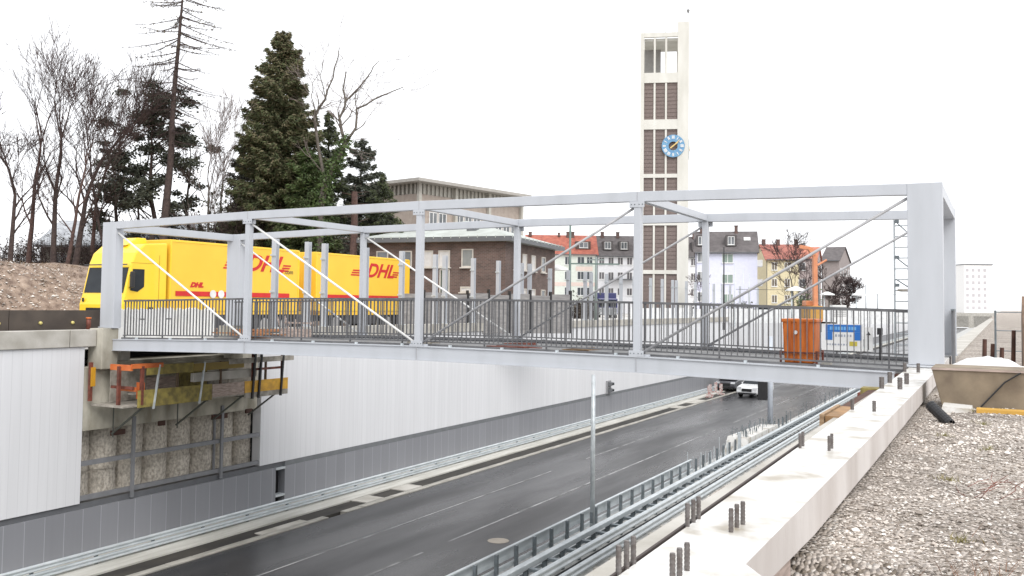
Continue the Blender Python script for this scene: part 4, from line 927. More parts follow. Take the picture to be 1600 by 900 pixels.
# red roofed row house
D = 166; k = F_ / D
p = gat(822, D, GB); he = 9.6 - GB; hrg = 13.2 - GB
t, rf = gabled('row_house', 'pale mint row house with bright red tiled roof left of the church tower', 'house', p, CA, 12.9, 10, he, hrg, mint, redroof)
for x, h0, h1, w_ in ((.4, hrg - .3, hrg + .4, .6), (5.9, hrg - .3, hrg + .3, .4), (7.5, hrg - 1.2, hrg + .5, 1.5)): chimney(rf, x, 4.2, h0, h1, w_)
dormer(rf, 9.0, 2.8, he + .75, he + 2.2, 10, he, hrg, .9, mat('dark_dormer', (.10, .07, .06), .8), white)
window(t, 9.7, 11.3, he + 1.0, he + 2.0, 'front', .9)
for zz in (he - 2.2, he - 4.9, he - 7.8):
    for x in (7.0, 9.3, 11.0): window(t, x, x + (1.1 if x != 9.3 else 1.3), zz, zz + 1.5, gm=mat('dim_blue_glass', (.05, .06, .07), .15))
MB().box(0, 12.9, -.04, -.001, he - 6.1, he - 5.4).build('pink_band', pinkw, t)
MB().box(9.0, 12.1, -.05, -.002, he - 3.3, he - 2.5).build('pink_panel', pinkw, t)
# grey roofed row house, runs behind the tower
p = gat(932, D, GB)
t, rf = gabled('row_house', 'white row house with dark grey dormer roof running behind the church tower', 'house', p, CA, 20.3, 10, he - .2, hrg, whitr, greyroof)
for x in (1.1, 4.0, 14, 18.4): chimney(rf, x, 4.2, hrg - .5, hrg + .55, .6)
for x in (1.2, 4.2, 7.4, 17.6):
    dormer(rf, x, 1.8, he + .7, he + 2.3, 10, he, hrg, .9, mat('grey_dormer', (.10, .09, .09), .8), white); window(t, x + .3, x + 1.45, he + .85, he + 2.15, 'front', .9)
for zz in (he - 2.1, he - 4.8, he - 7.7):
    for x in (.4, 2.1, 3.8, 5.5, 7.2, 17.2, 18.9): window(t, x, x + 1.0, zz, zz + 1.35, gm=mat('dim_grey_glass', (.14, .13, .14), .2))
MB().box(1.5, 6.8, -1.2, -.01, he - 4.9, he - 4.7).build('canopy', capm, t)
# white / lilac house with gable
D = 125; p = gat(1086, D, GB); he = 7.75 - GB; hrg = 10.75 - GB
t, rf = gabled('apartment_house', 'pale lilac house with dark grey saddle roof right of the church tower', 'house', p, CA - R(12), 8.3, 9.5, he, hrg, lilac, greyroof)
chimney(rf, 5.4, 4.2, hrg - .6, hrg + .7, .45); chimney(rf, .6, 4.2, hrg - .5, hrg + .5, .5)
for x in (.1, 4.1): dormer(rf, x, 1.5, he + .7, he + 2.2, 9.5, he, hrg, .9, mat('grey_dormer', (.1, .1, .1), .8), white); window(t, x + .3, x + 1.2, he + .85, he + 2.0, 'front', .9)
MB().hexa([(6.6, 2.35, he + 1.5), (7.5, 2.35, he + 1.5), (7.5, 3.0, he + 1.95), (6.6, 3.0, he + 1.95), (6.6, 2.3, he + 1.6), (7.5, 2.3, he + 1.6), (7.5, 2.95, he + 2.05), (6.6, 2.95, he + 2.05)]).build('skylight', white, rf)
for zz in (he - 1.7, he - 4.5, he - 7.2): window(t, 3.6, 5.1, zz, zz + 1.25, gm=mat('green_grey_glass', (.25, .32, .28), .3))
for zz in (he - 1.6, he - 4.2, he - 7):
    window(t, 0.3, 1.3, zz, zz + 1.3); window(t, 2.2, 3.3, zz, zz + 1.2, 'right', 8.3); window(t, 5.8, 6.8, zz, zz + 1.2, 'right', 8.3)
MB().box(8.31, 8.36, 4.2, 5.4, he + .5, he + 1.8).build('gable_window', wglass, t)
for zz in (he - 2.0, he - 4.7): MB().box(8.31, 9.2, 3.6, 6.4, zz, zz + .9).build('balcony', white, t)
# yellow house
D = 150; p = gat(1197, D, GB); he = 8.2 - GB; hrg = 10.8 - GB
t, rf = gabled('apartment_house', 'yellow rendered house with faded red roof beyond the lilac house', 'house', p, CA - R(4), 7.2, 9, he, hrg, yelr, tile_mat('faded_red_tiles', (.40, .16, .12), (.30, .11, .09)))
for x in (.2, 2.6, 5.6): chimney(rf, x, 4, hrg - .7, hrg + .7, .55)
for zz in (he - 2, he - 4.7, he - 7.4):
    for x in (.9, 3.0, 5.3): window(t, x, x + .9, zz, zz + 1.3, gm=mat('ochre_dim_glass', (.16, .13, .09), .3))
# orange house
D = 150; p = gat(1240, D, GB); he = 8.2 - GB; hrg = 10.3 - GB
t, rf = gabled('apartment_house', 'grey pink house with orange tiled roof half hidden behind bare trees', 'house', p, CA - R(24), 3.6, 8, he, hrg, mat('grey_pink_render', (.40, .33, .32), .8), tile_mat('orange_tiles', (.55, .22, .15), (.42, .15, .1)), over=.2)
for zz in (he - 2, he - 4.7, he - 7.4): window(t, .8, 1.9, zz, zz + 1.3); window(t, 3, 4, zz, zz + 1.2, 'right', 3.6)
# excavator with raised arm
D = 60; p = gat(1273, D, GB); ex = thing('excavator', 'orange excavator with its long arm raised straight up before the houses', 'excavator', p, CA)
exo = mat('excavator_orange', (.66, .27, .13), .5, c2=(.52, .20, .10), scale=2)
zt = (480 - 396) / F_ * D - GB
MB().beam((.05, 0, 1.2), (0, 0, zt), .28, .34, up=(0, 1, 0)).build('boom', exo, ex, bevel=.03)
MB().beam((0, 0, zt - .1), (-.35, 0, zt + .42), .30, .34, up=(0, 1, 0)).beam((-.30, 0, zt + .40), (-1.0, 0, zt + .50), .24, .26, up=(0, 1, 0)).build('arm', exo, ex, bevel=.02)
MB().tube((.2, 0, zt - .7), (.8, 0, zt - .35), .07, .07, 8).build('cylinder', exo, ex); MB().tube((.28, -.1, 1.4), (.22, -.1, zt - 1.6), .05, .05, 8).build('hydraulic_ram', galvd, ex)
MB().box(-.45, .45, -.4, 1.8, .75, 1.75).build('housing', mat('excavator_yellow_brown', (.50, .27, .06), .6), ex, bevel=.08); MB().box(-.40, .15, .5, 1.4, 1.751, 2.1).build('cab', exo, ex, bevel=.05)
for x in (-.95, .65): MB().prism([(-1.3, .2), (-1.1, 0), (1.9, 0), (2.1, .2), (2.1, .45), (1.9, .7), (-1.1, .7), (-1.3, .45)], 0, x, x + .38).build('track', rubber, ex)
# grey brown far building
D = 175; p = gat(1284, D, GB); t, rf = gabled('apartment_block', 'distant grey brown building behind the bare trees right of the excavator', 'building', p, CA - R(30), 3.2, 12, 12.4 - GB - 3, 13.2 - GB - 1, mat('far_brown_render', (.30, .26, .25), .8), greyroof)
for zz in (2, 5, 8):
    for y in (1.2, 4, 7, 9.6): window(t, y, y + 1.1, zz, zz + 1.4, 'right', 3.2)
# tower blocks far right, haze fade put into pale wall and window colours
for i, (px, w_, D, top, lb) in enumerate(((1507, 13, 420, 21, 'pale high rise block on the far right horizon with rows of small windows'), (1494, 9, 460, 9, 'low pinkish block left of the pale high rise on the horizon'))):
    p = gat(px, D, GB); t = thing('tower_block', lb, 'building', p, CA)
    MB().box(0, w_, 0, 12, 0, top - GB).build('wall', mat('far_hazed_render' + str(i), ((.84, .83, .82), (.74, .66, .65), (.72, .70, .70))[i], .9), t)
    MB().box(-.3, w_ + .3, -.3, 12.3, top - GB + .002, top - GB + .4).build('roof', capm, t)
    z = 2.0
    while z < top - GB - 2:
        x = .8
        while x < w_ - 1.6: MB().box(x, x + 1.3, -.06, -.01, z, z + 1.4).build('window', mat('far_hazed_glass', (.50, .48, .50), .5), t); x += 2.7
        z += 2.9

# ---- church tower
D = 141.9; p = gat(998.5, D, GB); ct = thing('church_tower', 'tall white concrete church tower with brown window strips, blue clock and thin spire', 'church tower', p, CA + R(-9))
tw = mat('tower_white_concrete', (.64, .63, .585), .7, c2=(.55, .54, .49), scale=.6, stretch=(1, 1, .3)); tb = mat('tower_brown_lattice', (.20, .16, .145), .8, c2=(.155, .12, .11), scale=3, stretch=(1, 1, 4))
H0 = -GB; ZT = 43.2 + H0; W = 7.55
cols_ = [(.0, .60), (2.08, 2.38), (3.86, 4.16), (5.80, W)]
rows = [(-GB * 0, 1.0), (5.05 + H0, 5.65 + H0), (12.65 + H0, 13.25 + H0), (20.15 + H0, 20.75 + H0), (27.8 + H0, 29.35 + H0), (35.2 + H0, 36.8 + H0), (42.5 + H0, ZT)]
for nm, f in (('front', 0), ('right', 1), ('back', 2), ('left', 3)):
    mb = MB()
    def pb(a, b, o0, o1, z0, z1):
        if f == 0: mb.box(a, b, o0, o1, z0, z1)
        elif f == 1: mb.box(W - o1, W - o0, a, b, z0, z1)
        elif f == 2: mb.box(a, b, W - o1, W - o0, z0, z1)
        else: mb.box(o0, o1, a, b, z0, z1)
    if f in (0, 2): pb(0, cols_[0][1], 0, .6, 0, ZT); pb(cols_[3][0], W, 0, .62, 0, ZT + (1.6 if f == 0 else 0))
    for a, b in cols_[1:3]: pb(a, b, .12, .55, 0, ZT)
    for z0, z1 in rows: pb(.60 if f in (0, 2) else .601, 5.80 if f in (0, 2) else W - .625, .04, .5, z0, z1)
    if f in (1, 3): pb(.601, 1.1, .0, .56, 0, ZT); pb(W - 1.1, W - .625, .0, .56, 0, ZT)
    mb.build('frame', tw, ct)
    for i, ((z0, z1), (z2, z3)) in enumerate(zip(rows[:-1], rows[1:])):
        if i == 5: continue
        for a, b in ((.60, 2.08), (2.38, 3.86), (4.16, 5.80)):
            mb = MB(); pb(a, b, .30, .42, z1, z2); 
            z = z1 + .5
            while z < z2: pb(a, b, .24, .299, z, z + .06); z += .62
            mb.build('infill_panel', tb, ct)
MB().box(.61, W - .63, .61, W - .61, 36.3 + H0, 36.6 + H0).build('belfry_floor', tw, ct)
MB().box(.61, W - .63, .61, W - .61, 42.0 + H0, 42.4 + H0).build('belfry_roof', tw, ct)
MB().box(.61, 3.2, 5.6, 6.2, 36.8 + H0, 42.0 + H0).build('belfry_louvre', mat('belfry_grey', (.35, .34, .33), .7), ct)
MB().tube((W - .15, .5, ZT), (W - .15, .5, ZT + 4.6), .10, .03, 8).build('spire', galv, ct)
MB().tube((W - .15, .5, ZT + 3.0), (W - .15, .5, ZT + 3.5), .05, .26, 10).tube((W - .15, .5, ZT + 3.5), (W - .15, .5, ZT + 3.8), .26, .05, 10).build('spire_ball', mat('spire_dark', (.25, .25, .25), .5), ct)
mb = MB()
for i in range(5): mb.box(.5 + i * 1.1, .65 + i * 1.1, .3, .4, ZT, ZT + .45)
mb.each('roof_rods', galv, ct)
# clocks: ring of blue glass with white bars, gold hands
cb1 = mat('clock_blue', (.16, .34, .50), .4, c2=(.10, .24, .42), scale=4); gold = mat('clock_gold', (.75, .55, .22), .35, metal=.3)
def clock(face):
    cx_, cz_ = 5.15, 25.1 + H0; Ro, Ri = 1.78, .70
    def P3(u, v, o): return (cx_ + u, -o, cz_ + v) if face == 0 else (W + o, 3.6 + u, cz_ + v)
    mb = MB(); n = 40; vs = []; fs = []
    for o in (.02, .12):
        for r_ in (Ri, Ro):
            for i in range(n): a = 2 * math.pi * i / n; vs.append(P3(r_ * math.cos(a), r_ * math.sin(a), o))
    for i in range(n):
        j = (i + 1) % n; fs += [(2 * n + i, 2 * n + j, 3 * n + j, 3 * n + i), (i, j, n + j, n + i), (n + i, n + j, 3 * n + j, 3 * n + i), (i, j, 2 * n + j, 2 * n + i)]
    mb.add(vs, fs); ring = mb.build('clock_ring', cb1, ct)
    mb = MB()
    def bar(r0, r1, a, w, o, off=0):
        c_, s_ = math.cos(a), math.sin(a); pts = []
        for oo in (o, o + .04):
            for r_, ww in ((r0, -w), (r0, w), (r1, w), (r1, -w)): pts.append(P3(r_ * c_ - (ww + off) * s_, r_ * s_ + (ww + off) * c_, oo))
        mb.hexa(pts)
    nm_ = 0
    numer = [1, 2, 3, 2, 1, 2, 3, 4, 2, 1, 2, 3]
    for h in range(12):
        a = math.pi / 2 - 2 * math.pi * (h + 1) / 12; n_ = numer[h]
        for q in range(n_): bar(1.12, 1.62, a, .05, .125, (q - (n_ - 1) / 2) * .15)
    mb.build('numerals', white, ring)
    mb = MB(); bar(-.55, .95, math.pi / 2 - 2 * math.pi * 1.72 / 12, .10, .2); bar(-.3, 1.35, math.pi / 2 - 2 * math.pi * 1.55 / 12, .06, .26); mb.build('clock_hands', gold, ring)
clock(0); clock(1)

# ---- brick building (corner towards the camera)
brick = brick_mat('brown_red_brick', (.15, .095, .08), (.10, .068, .058), (.18, .155, .14))
D = 52; p = gat(789, D, GB); th_ = CA - R(21); w_, d_ = 9.0, 9.0; he = 3.75 - GB
o = Vector((-math.cos(th_), -math.sin(th_), 0)) * w_
t = thing('brick_building', 'two storey dark red brick building with pale metal hip roof behind the footbridge', 'building', p + o, th_)
MB().box(0, w_, 0, d_, 0, he).build('wall', brick, t)
mroof = mat('pale_metal_roof', (.46, .49, .46), .55, c2=(.36, .38, .35), scale=1.5)
rf = MB().add([(-.5, -.5, he + .15), (w_ + .5, -.5, he + .15), (w_ + .5, d_ + .5, he + .15), (-.5, d_ + .5, he + .15), (4.5, 4.5, he + 1.55), (w_ - 4.4, 4.6, he + 1.55), (-.5, -.5, he - .12), (w_ + .5, -.5, he - .12), (w_ + .5, d_ + .5, he - .12), (-.5, d_ + .5, he - .12)],
              [(0, 1, 5, 4), (1, 2, 5), (2, 3, 4, 5), (3, 0, 4), (9, 8, 7, 6)]).build('roof', mroof, t)
MB().box(-.52, w_ + .52, -.54, -.50, he - .13, he + .13).box(w_ + .5, w_ + .54, -.5, d_ + .5, he - .13, he + .13).build('gutter', capm, rf)
mb = MB()
for i in range(18): mb.box(-.4 + i * .56, -.36 + i * .56, -.58, -.541, he + .05, he + .20)
for i in range(14): mb.box(w_ + .541, w_ + .58, -.4 + i * .7, -.36 + i * .7, he + .05, he + .2)
mb.each('snow_guard', mroof, rf)
MB().box(6.0, 6.6, 1.2, 1.7, he + .52, he + .78).build('roof_hatch', capm, rf)
blind = mat('white_blind', (.68, .66, .64), .6); cream = mat('cream_frame', (.62, .58, .52), .6)
def wz(y): return (475.5 - y) / F_ * D - GB
for a, b, y0, y1, g in ((3.6, 4.4, 417, 390, blind), (4.75, 5.5, 417, 390, blind), (6.25, 7.0, 417, 388, mat('grey_glass', (.25, .26, .25), .2)), (2.2, 3.0, 417, 390, wglass), (.6, 1.4, 417, 390, wglass)): window(t, a, b, wz(y0), wz(y1), fm=cream, gm=g, bars=False)
window(t, 4.85, 5.5, wz(475), wz(420), fm=cream, gm=mat('greenish_glass', (.10, .12, .10), .2), name='door')
window(t, 6.2, 7.1, wz(457), wz(448), fm=cream, gm=blind, bars=False)
for y, g in ((1.3, blind), (2.7, blind), (4.3, blind), (6.2, wglass)): window(t, y, y + .75, wz(419), wz(392), 'right', w_, fm=cream, gm=g, bars=False); window(t, y, y + .75, wz(466), wz(449), 'right', w_, fm=cream, gm=g, bars=False)
MB().box(-.03, w_ + .03, -.03, d_, 0, wz(464)).build('plinth', conc, t)
# ---- beige building behind with flat overhanging roof
D = 74; p = gat(650, D, GB); th_ = CA + R(50); he = 10.0 - GB
t = thing('beige_building', 'beige office building with thin flat overhanging roof behind the trees', 'building', p, th_)
beige = mat('beige_render', (.42, .36, .31), .8, c2=(.36, .30, .26)); louv = mat('pale_louvre', (.50, .48, .43), .7)
LX, LY = 13.3, 6.5
MB().box(0, LX, 0, LY, 0, he - 1.0).build('wall', beige, t)
mb = MB()
for i in range(27): mb.box(.1 + i * .49, .3 + i * .49, -.03, .05, he - .99, he - .15)
for i in range(12): mb.box(-.03, .05, .2 + i * .5, .4 + i * .5, he - .99, he - .15)
mb.box(.15, LX - .1, .1, LY - .1, he - .99, he - .15); mb.build('louvre_band', louv, t)
MB().box(-1.1, LX + .1, -1.2, LY + 1.0, he - .14, he + .12).build('roof', mat('roof_edge_grey', (.40, .38, .35), .7), t)
mb = MB()
for x in (0, 4.3, 8.6, 13.15): mb.box(x - .15, x + .15, -.32, -.031, 0, he - .15)
mb.each('pilaster', louv, t)
for z in (he - 4.1, he - 7.4):
    for x in (1.3, 2.4, 4.5, 5.6, 6.7, 8.5, 9.6, 10.7, 11.8): window(t, x, x + .95, z, z + 1.7, fm=white)
for z in (he - 4.1,): window(t, 2.0, 3.5, z, z + 1.6, 'right', LX)

# house on the left behind the bare trees
p = gat(60, 62, 1.0); t, rf = gabled('garden_house', 'low white roofed house half hidden behind the bare trees at far left', 'house', p, CA + R(3), 9.5, 7, 2.95, 4.7, mat('weathered_wall', (.20, .19, .17), .9, c2=(.12, .11, .1), scale=1.5), mat('white_frosted_roof', (.45, .47, .49), .8, c2=(.30, .31, .33)), over=.6)
window(t, 3.4, 4.4, .9, 2.2); window(t, 5.4, 6.6, .6, 2.3); window(t, .9, 1.9, .9, 2.2)

# grey site wall with dark posts
a = gat(628, 47, GL); b = gat(892, 50, GL); d_ = (b - a); L_ = d_.length; t = thing('site_wall', 'low grey concrete block wall with thin dark posts in front of the brick building', 'wall', a, math.atan2(d_.y, d_.x))
n = 8
for i in range(n):
    x0, x1 = i * L_ / n + .05, (i + 1) * L_ / n - .05; h = 2.10 + (.03 if i % 2 else -.05)
    MB().box(x0, x1, 0, .3, 0, h).build('wall_panel', mat('grey_site_panel', (.30, .29, .28), .8, c2=(.2, .19, .19), scale=2, stretch=(1, 1, 4)), t)
    MB().box(x1 + .01, x1 + .09, -.05, .25, 0, h + .22).build('post', blackp, t)
a = gat(985, 90, GL); b = gat(1420, 95, GL); d_ = (b - a); L_ = d_.length; t = thing('hoarding', 'long pale grey site hoarding across the ground beyond the sunken road', 'hoarding', a, math.atan2(d_.y, d_.x))
n = 14
for i in range(n): MB().box(i * L_ / n + .04, (i + 1) * L_ / n - .04, 0, .08, 0, 1.35 + (i % 3) * .04).build('panel', mat('pale_hoarding', (.74, .75, .75), .7, c2=(.60, .61, .62)), t)

# blue truck beside church
p = gat(948, 112, GB); t = thing('blue_truck', 'dark blue truck with grey bonnet parked left of the church tower', 'truck', p, CA)
MB().box(-1.25, 1.25, .6, 6.5, .9, 3.2).build('box_body', carb, t, bevel=.05); MB().box(-1.2, 1.2, -1.3, .58, .5, 2.5).build('cab', carb, t, bevel=.12); MB().box(-1.05, 1.05, -1.33, -1.29, 1.5, 2.3).build('windscreen', glass, t)
MB().box(-1.1, 1.1, -1.5, -1.31, .45, 1.35).build('bonnet', carg, t, bevel=.06)
for x in (-1.15, .85):
    for y in (-.6, 5.0): MB().tube((x, y, .45), (x + .3, y, .45), .45, .45, 18).build('wheel', rubber, t)
for x in (-1.0, .7): MB().box(x, x + .3, -1.53, -1.5, .6, .8).build('headlight', chrome, t)
# parked cars on the right beyond
for px, D, m_, lb, H_, bo in ((1200, 84, carg, 'grey van parked below the lilac house', 1.75, 1), (1228, 80, cardk, 'dark estate car parked before the yellow house', 1.65, 1), (1258, 82, cardk, 'dark car parked at the foot of the raised excavator arm', 1.6, 0), (1292, 86, carw, 'white car parked right of the excavator', 1.6, 1), (1330, 90, mat('silver_paint', (.45, .46, .48), .3, coat=.5), 'silver car furthest right beneath the bushy bare tree', 1.5, 0), (1098, 88, cardk, 'dark car parked beside the foot of the church tower', 1.55, 0)):
    D += 45; car(lb, gat(px, D, GB), CA + R(90) + R(random.uniform(-8, 8)), m_, H_=H_, boxy=bo, group=None)
# little white kiosk/stacked white boards
t = thing('white_cabinet', 'white louvred cabinet standing right of the excavator', 'cabinet', gat(1312, 80, GB), CA)
MB().box(-.6, .6, 0, .8, 0, 1.9).build('body', white, t); mb = MB()
for i in range(6): mb.box(-.55, .55, -.03, -.002, .9 + i * .16, .98 + i * .16)
mb.build('louvre', mat('cabinet_grey', (.5, .5, .5), .6), t)

# lamps with white conical shades, poles, gantry
def cone_lamp(px, D, ztop, label, grp=None):
    p = gat(px, D, GB); t = thing('street_lamp', label, 'street lamp', p, CA, grp); h = ztop - GB
    MB().tube((0, 0, 0), (0, 0, h), .07, .05, 10).build('pole', galv, t, smooth=True)
    MB().tube((.3, 0, h - .02), (.3, 0, h + .10), .78, .72, 20).tube((.3, 0, h + .101), (.3, 0, h + .34), .70, .10, 20).build('lamp_shade', white, t)
cone_lamp(863, 62, (476 - 421) / F_ * 62, 'lamp post with flat white shade in front of the brick building')
cone_lamp(1237, 70, (481 - 454) / F_ * 70, 'lamp post with flat white shade before the yellow house')
cone_lamp(1288, 95, (482 - 461) / F_ * 95, 'lamp post with flat white shade just right of the excavator arm')
cone_lamp(1338, 95, (482 - 461) / F_ * 95, 'lamp post with flat white shade by the bushy bare tree')
def pole(px, D, ytop, r, label, m=None, name='pole', arm=None):
    p = gat(px, D, GB); t = thing(name, label, 'pole', p, CA); h = (478 - ytop) / F_ * D - GB
    MB().tube((0, 0, 0), (0, 0, h), r, r * .7, 10).build('shaft', m or galvd, t, smooth=True); MB().tube((0, 0, 0), (0, 0, .5), r * 1.5, r * 1.5, 10).build('base', m or galvd, t)
    if arm: MB().beam((arm[0], 0, h * arm[2]), (arm[1], 0, h * arm[2]), .08, .10).build('arm', m or galvd, t)
    return t
greenp = mat('green_grey_pole_paint', (.13, .19, .17), .5)
pole(890, 66, 352, .11, 'tall green grey pole beside the brick building', greenp, arm=(0, 3.6, .62))
pole(931, 68, 402, .12, 'thick grey pole right of the green pole with cross arm', mat('grey_green_pole', (.22, .26, .25), .5), arm=(-.6, .6, .96))
pole(1131, 64, 384, .06, 'slender black pole in front of the lilac house', blackp)
for px, yt, lb in ((1148, 410, 'thin pale rod left of three before the lilac house'), (1161, 418, 'thin pale rod in the middle of three before the lilac house'), (1171, 425, 'thin pale rod right of three before the lilac house')): pole(px, 75, yt, .035, lb, galv, 'rod')
for px, yt, lb in ((1353, 440, 'thin mast right of the bushy bare tree'), (1371, 455, 'very thin mast near the right ladder')): pole(px, 120, yt, .07, lb, galvd, 'mast')
mb = MB(); a = at(1195, 454, 75); 
prev = None
for px, py, D in ((640, 430, 60), (700, 428, 61), (863, 421, 62)):
    q = at(px, py, D); 
    if prev is not None: mb.tube(prev, q, .012, n=4)
    prev = q
single(mb, 'overhead_cable', blackp, 'thin overhead cable strung in front of the brick building', 'cable')
mb = MB(); prev = None
for px, py, D in ((1150, 452, 68), (1237, 453, 70), (1288, 460, 95), (1338, 460, 95), (1460, 461, 96)):
    q = at(px, py, D)
    if prev is not None: mb.tube(prev, q, .02, n=4)
    prev = q
single(mb, 'overhead_cable', blackp, 'thin overhead cable linking the white shaded lamps on the right', 'cable')

# ------------------------------------------------------------------ TREES
def limb(mb, p, q, r0, r1, n=5): mb.tube(p, q, r0, r1, n, cap=False)
def grow(mb, tw_, p, d, L_, r, depth, rr, up=.12, spread=.55, minr=.006, kids=(2, 3), tips=None):
    segs = 3 if depth > 1 else 2; q = p
    for k in range(segs):
        d = (d + Vector((rr.gauss(0, .11), rr.gauss(0, .11), rr.gauss(0, .07) + up * .35))).normalized(); q2 = q + d * (L_ / segs); r2 = max(r * .86, minr)
        limb(mb if r > .03 else tw_, q, q2, r, r2, 6 if r > .06 else (4 if r > .02 else 3)); q, r = q2, r2
        if tips is not None and depth <= 1: tips.append(q.copy())
        if depth > 0 and k < segs - 1 and rr.random() < .75:
            a = Vector((rr.gauss(0, 1), rr.gauss(0, 1), rr.gauss(0, .5))); a = (a - d * a.dot(d)).normalized(); dd = (d + a * spread * rr.uniform(.8, 1.5)).normalized()
            grow(mb, tw_, q, dd, L_ * rr.uniform(.5, .75), max(r * .5, minr), depth - 1, rr, up, spread, minr, kids, tips)
    if depth > 0:
        for k in range(rr.randint(*kids)):
            a = Vector((rr.gauss(0, 1), rr.gauss(0, 1), rr.gauss(0, .5))); a = (a - d * a.dot(d)).normalized(); dd = (d + a * spread * rr.uniform(.5, 1.2)).normalized()
            grow(mb, tw_, q, dd, L_ * rr.uniform(.62, .85), max(r * .68, minr), depth - 1, rr, up, spread, minr, kids, tips)
def bare_tree(px, ytop, D, base, seed, label, r=.14, lean=(0, 0), spread=.5, bm=bark, depth=5, up=.15, group=None, kids=(2, 3), trunk_f=.3, minr=.009, name='bare_tree', tm=None):
    r *= 1.2; minr *= 1.15; rr = random.Random(seed); p = gat(px, D, base); base = hz(p.x, p.y) if (p.x < -1.5 and D < 75) else base; p.z = base; t = thing(name, label, 'tree', p, 0, group); H = (478 - ytop) / F_ * D - base
    trunk, tw_ = MB(), MB(); d = Vector((lean[0] * right.x, lean[0] * right.y, 1)).normalized(); q = Vector((0, 0, -.2)); n = 5
    for k in range(n):
        q2 = q + (d + Vector((rr.gauss(0, .03), rr.gauss(0, .03), 0))) * (H * trunk_f / n); limb(trunk, q, q2, r * (1 - .08 * k), r * (1 - .08 * (k + 1)), 8); q = q2
        if k >= 2:
            a = rr.uniform(0, 6.28); dd = Vector((math.cos(a) * .7, math.sin(a) * .7, 1)).normalized(); grow(trunk, tw_, q, dd, H * .14, r * .35, depth - 2, rr, up, spread, minr, kids)
    grow(trunk, tw_, q, d, H * (1 - trunk_f) * .36, r * .62, depth, rr, up, spread, minr, kids)
    zmax = max(v[2] for v in trunk.v + tw_.v); f = H / zmax
    trunk.v = [(x * f ** .5, y * f ** .5, z * f) for x, y, z in trunk.v]; tw_.v = [(x * f ** .5, y * f ** .5, z * f) for x, y, z in tw_.v]
    trunk.build('trunk', bm, t, smooth=True); tw_.build('twigs', tm or twigm, t); return t
def leafq(mb, c, s, rr, el=2.2):
    a = Vector((rr.gauss(0, 1), rr.gauss(0, 1), rr.gauss(0, .6))).normalized(); b = a.cross(Vector((rr.gauss(0, 1), rr.gauss(0, 1), rr.gauss(0, 1)))).normalized()
    a = a * s * el; b = b * s
    mb.add([c - a - b * .4, c - b, c + a, c + b], [(0, 1, 2, 3)])
def leafn(mb, c, s, rr, dv):         # a narrow drooping spray of needles pointing along its branch
    a = Vector((dv.x + rr.gauss(0, .55), dv.y + rr.gauss(0, .55), -.35 + rr.gauss(0, .35))).normalized() * s * 2.9; b = a.cross(Vector((rr.gauss(0, 1), rr.gauss(0, 1), rr.gauss(0, 1)))).normalized() * s * .62
    mb.add([c - a * .6 - b * .5, c - b, c + a, c + b], [(0, 1, 2, 3)])
def spruce(px, ytop, D, base, Rb, seed, label, n_lv=46, m=needle, m2=needleb, dens=1.0, ysq=1.0, name='spruce_tree', gap=.12, zlow=.06, leaf=.085, pw=.7):
    rr = random.Random(seed); p = gat(px, D, base); base = hz(p.x, p.y) if (p.x < -1.5 and D < 75) else base; p.z = base; t = thing(name, label, 'tree', p); H = (476 - ytop) / F_ * D - base
    tk = MB(); q = Vector((0, 0, -.3)); n = 10
    for k in range(n): q2 = Vector((rr.gauss(0, .03), rr.gauss(0, .03), H * (k + 1) / n)); limb(tk, q, q2, .24 * (1 - k / n) + .02, .24 * (1 - (k + 1) / n) + .015, 8); q = q2
    f1, f2 = MB(), MB()
    for i in range(n_lv):
        u_ = i / (n_lv - 1); z = H * (zlow + (1 - zlow) * u_); R0 = Rb * ((1 - u_) ** pw) * (1 if u_ > .08 else .8) + .12
        nb = max(4, int(11 * (1 - u_ * .6)))
        for b in range(nb):
            if rr.random() < gap: continue
            a = rr.uniform(0, 6.28); L_ = R0 * rr.uniform(.62, 1.14); droop = rr.uniform(-.18, -.02) + .35 * u_
            dv = Vector((math.cos(a), math.sin(a), droop)); zb = z + rr.uniform(-.2, .2) * H / n_lv * 2; o_ = Vector((0, 0, zb)); e = o_ + dv * L_ + Vector((0, 0, .12 * L_))
            limb(tk, o_, e, .03 * (1 - u_) + .008, .004, 3)
            k = int((8 + L_ * 34) * dens * 1.25)
            for j in range(k):
                f = rr.random() ** .6; c = o_ + dv * L_ * f + Vector((0, 0, .12 * L_ * f * f)); w_ = (1 - f) * .28 * L_ + .10
                c += Vector((rr.gauss(0, w_ * .55), rr.gauss(0, w_ * .55), rr.gauss(0, .06) - rr.random() * .22))
                if True: leafn(f2 if rr.random() < .22 + .45 * u_ else f1, c, leaf * rr.uniform(.6, 1.3), rr, dv)
    tk.build('trunk', bark, t); f1.build('crown', m, t); f2.build('crown_tips', m2, t); return t
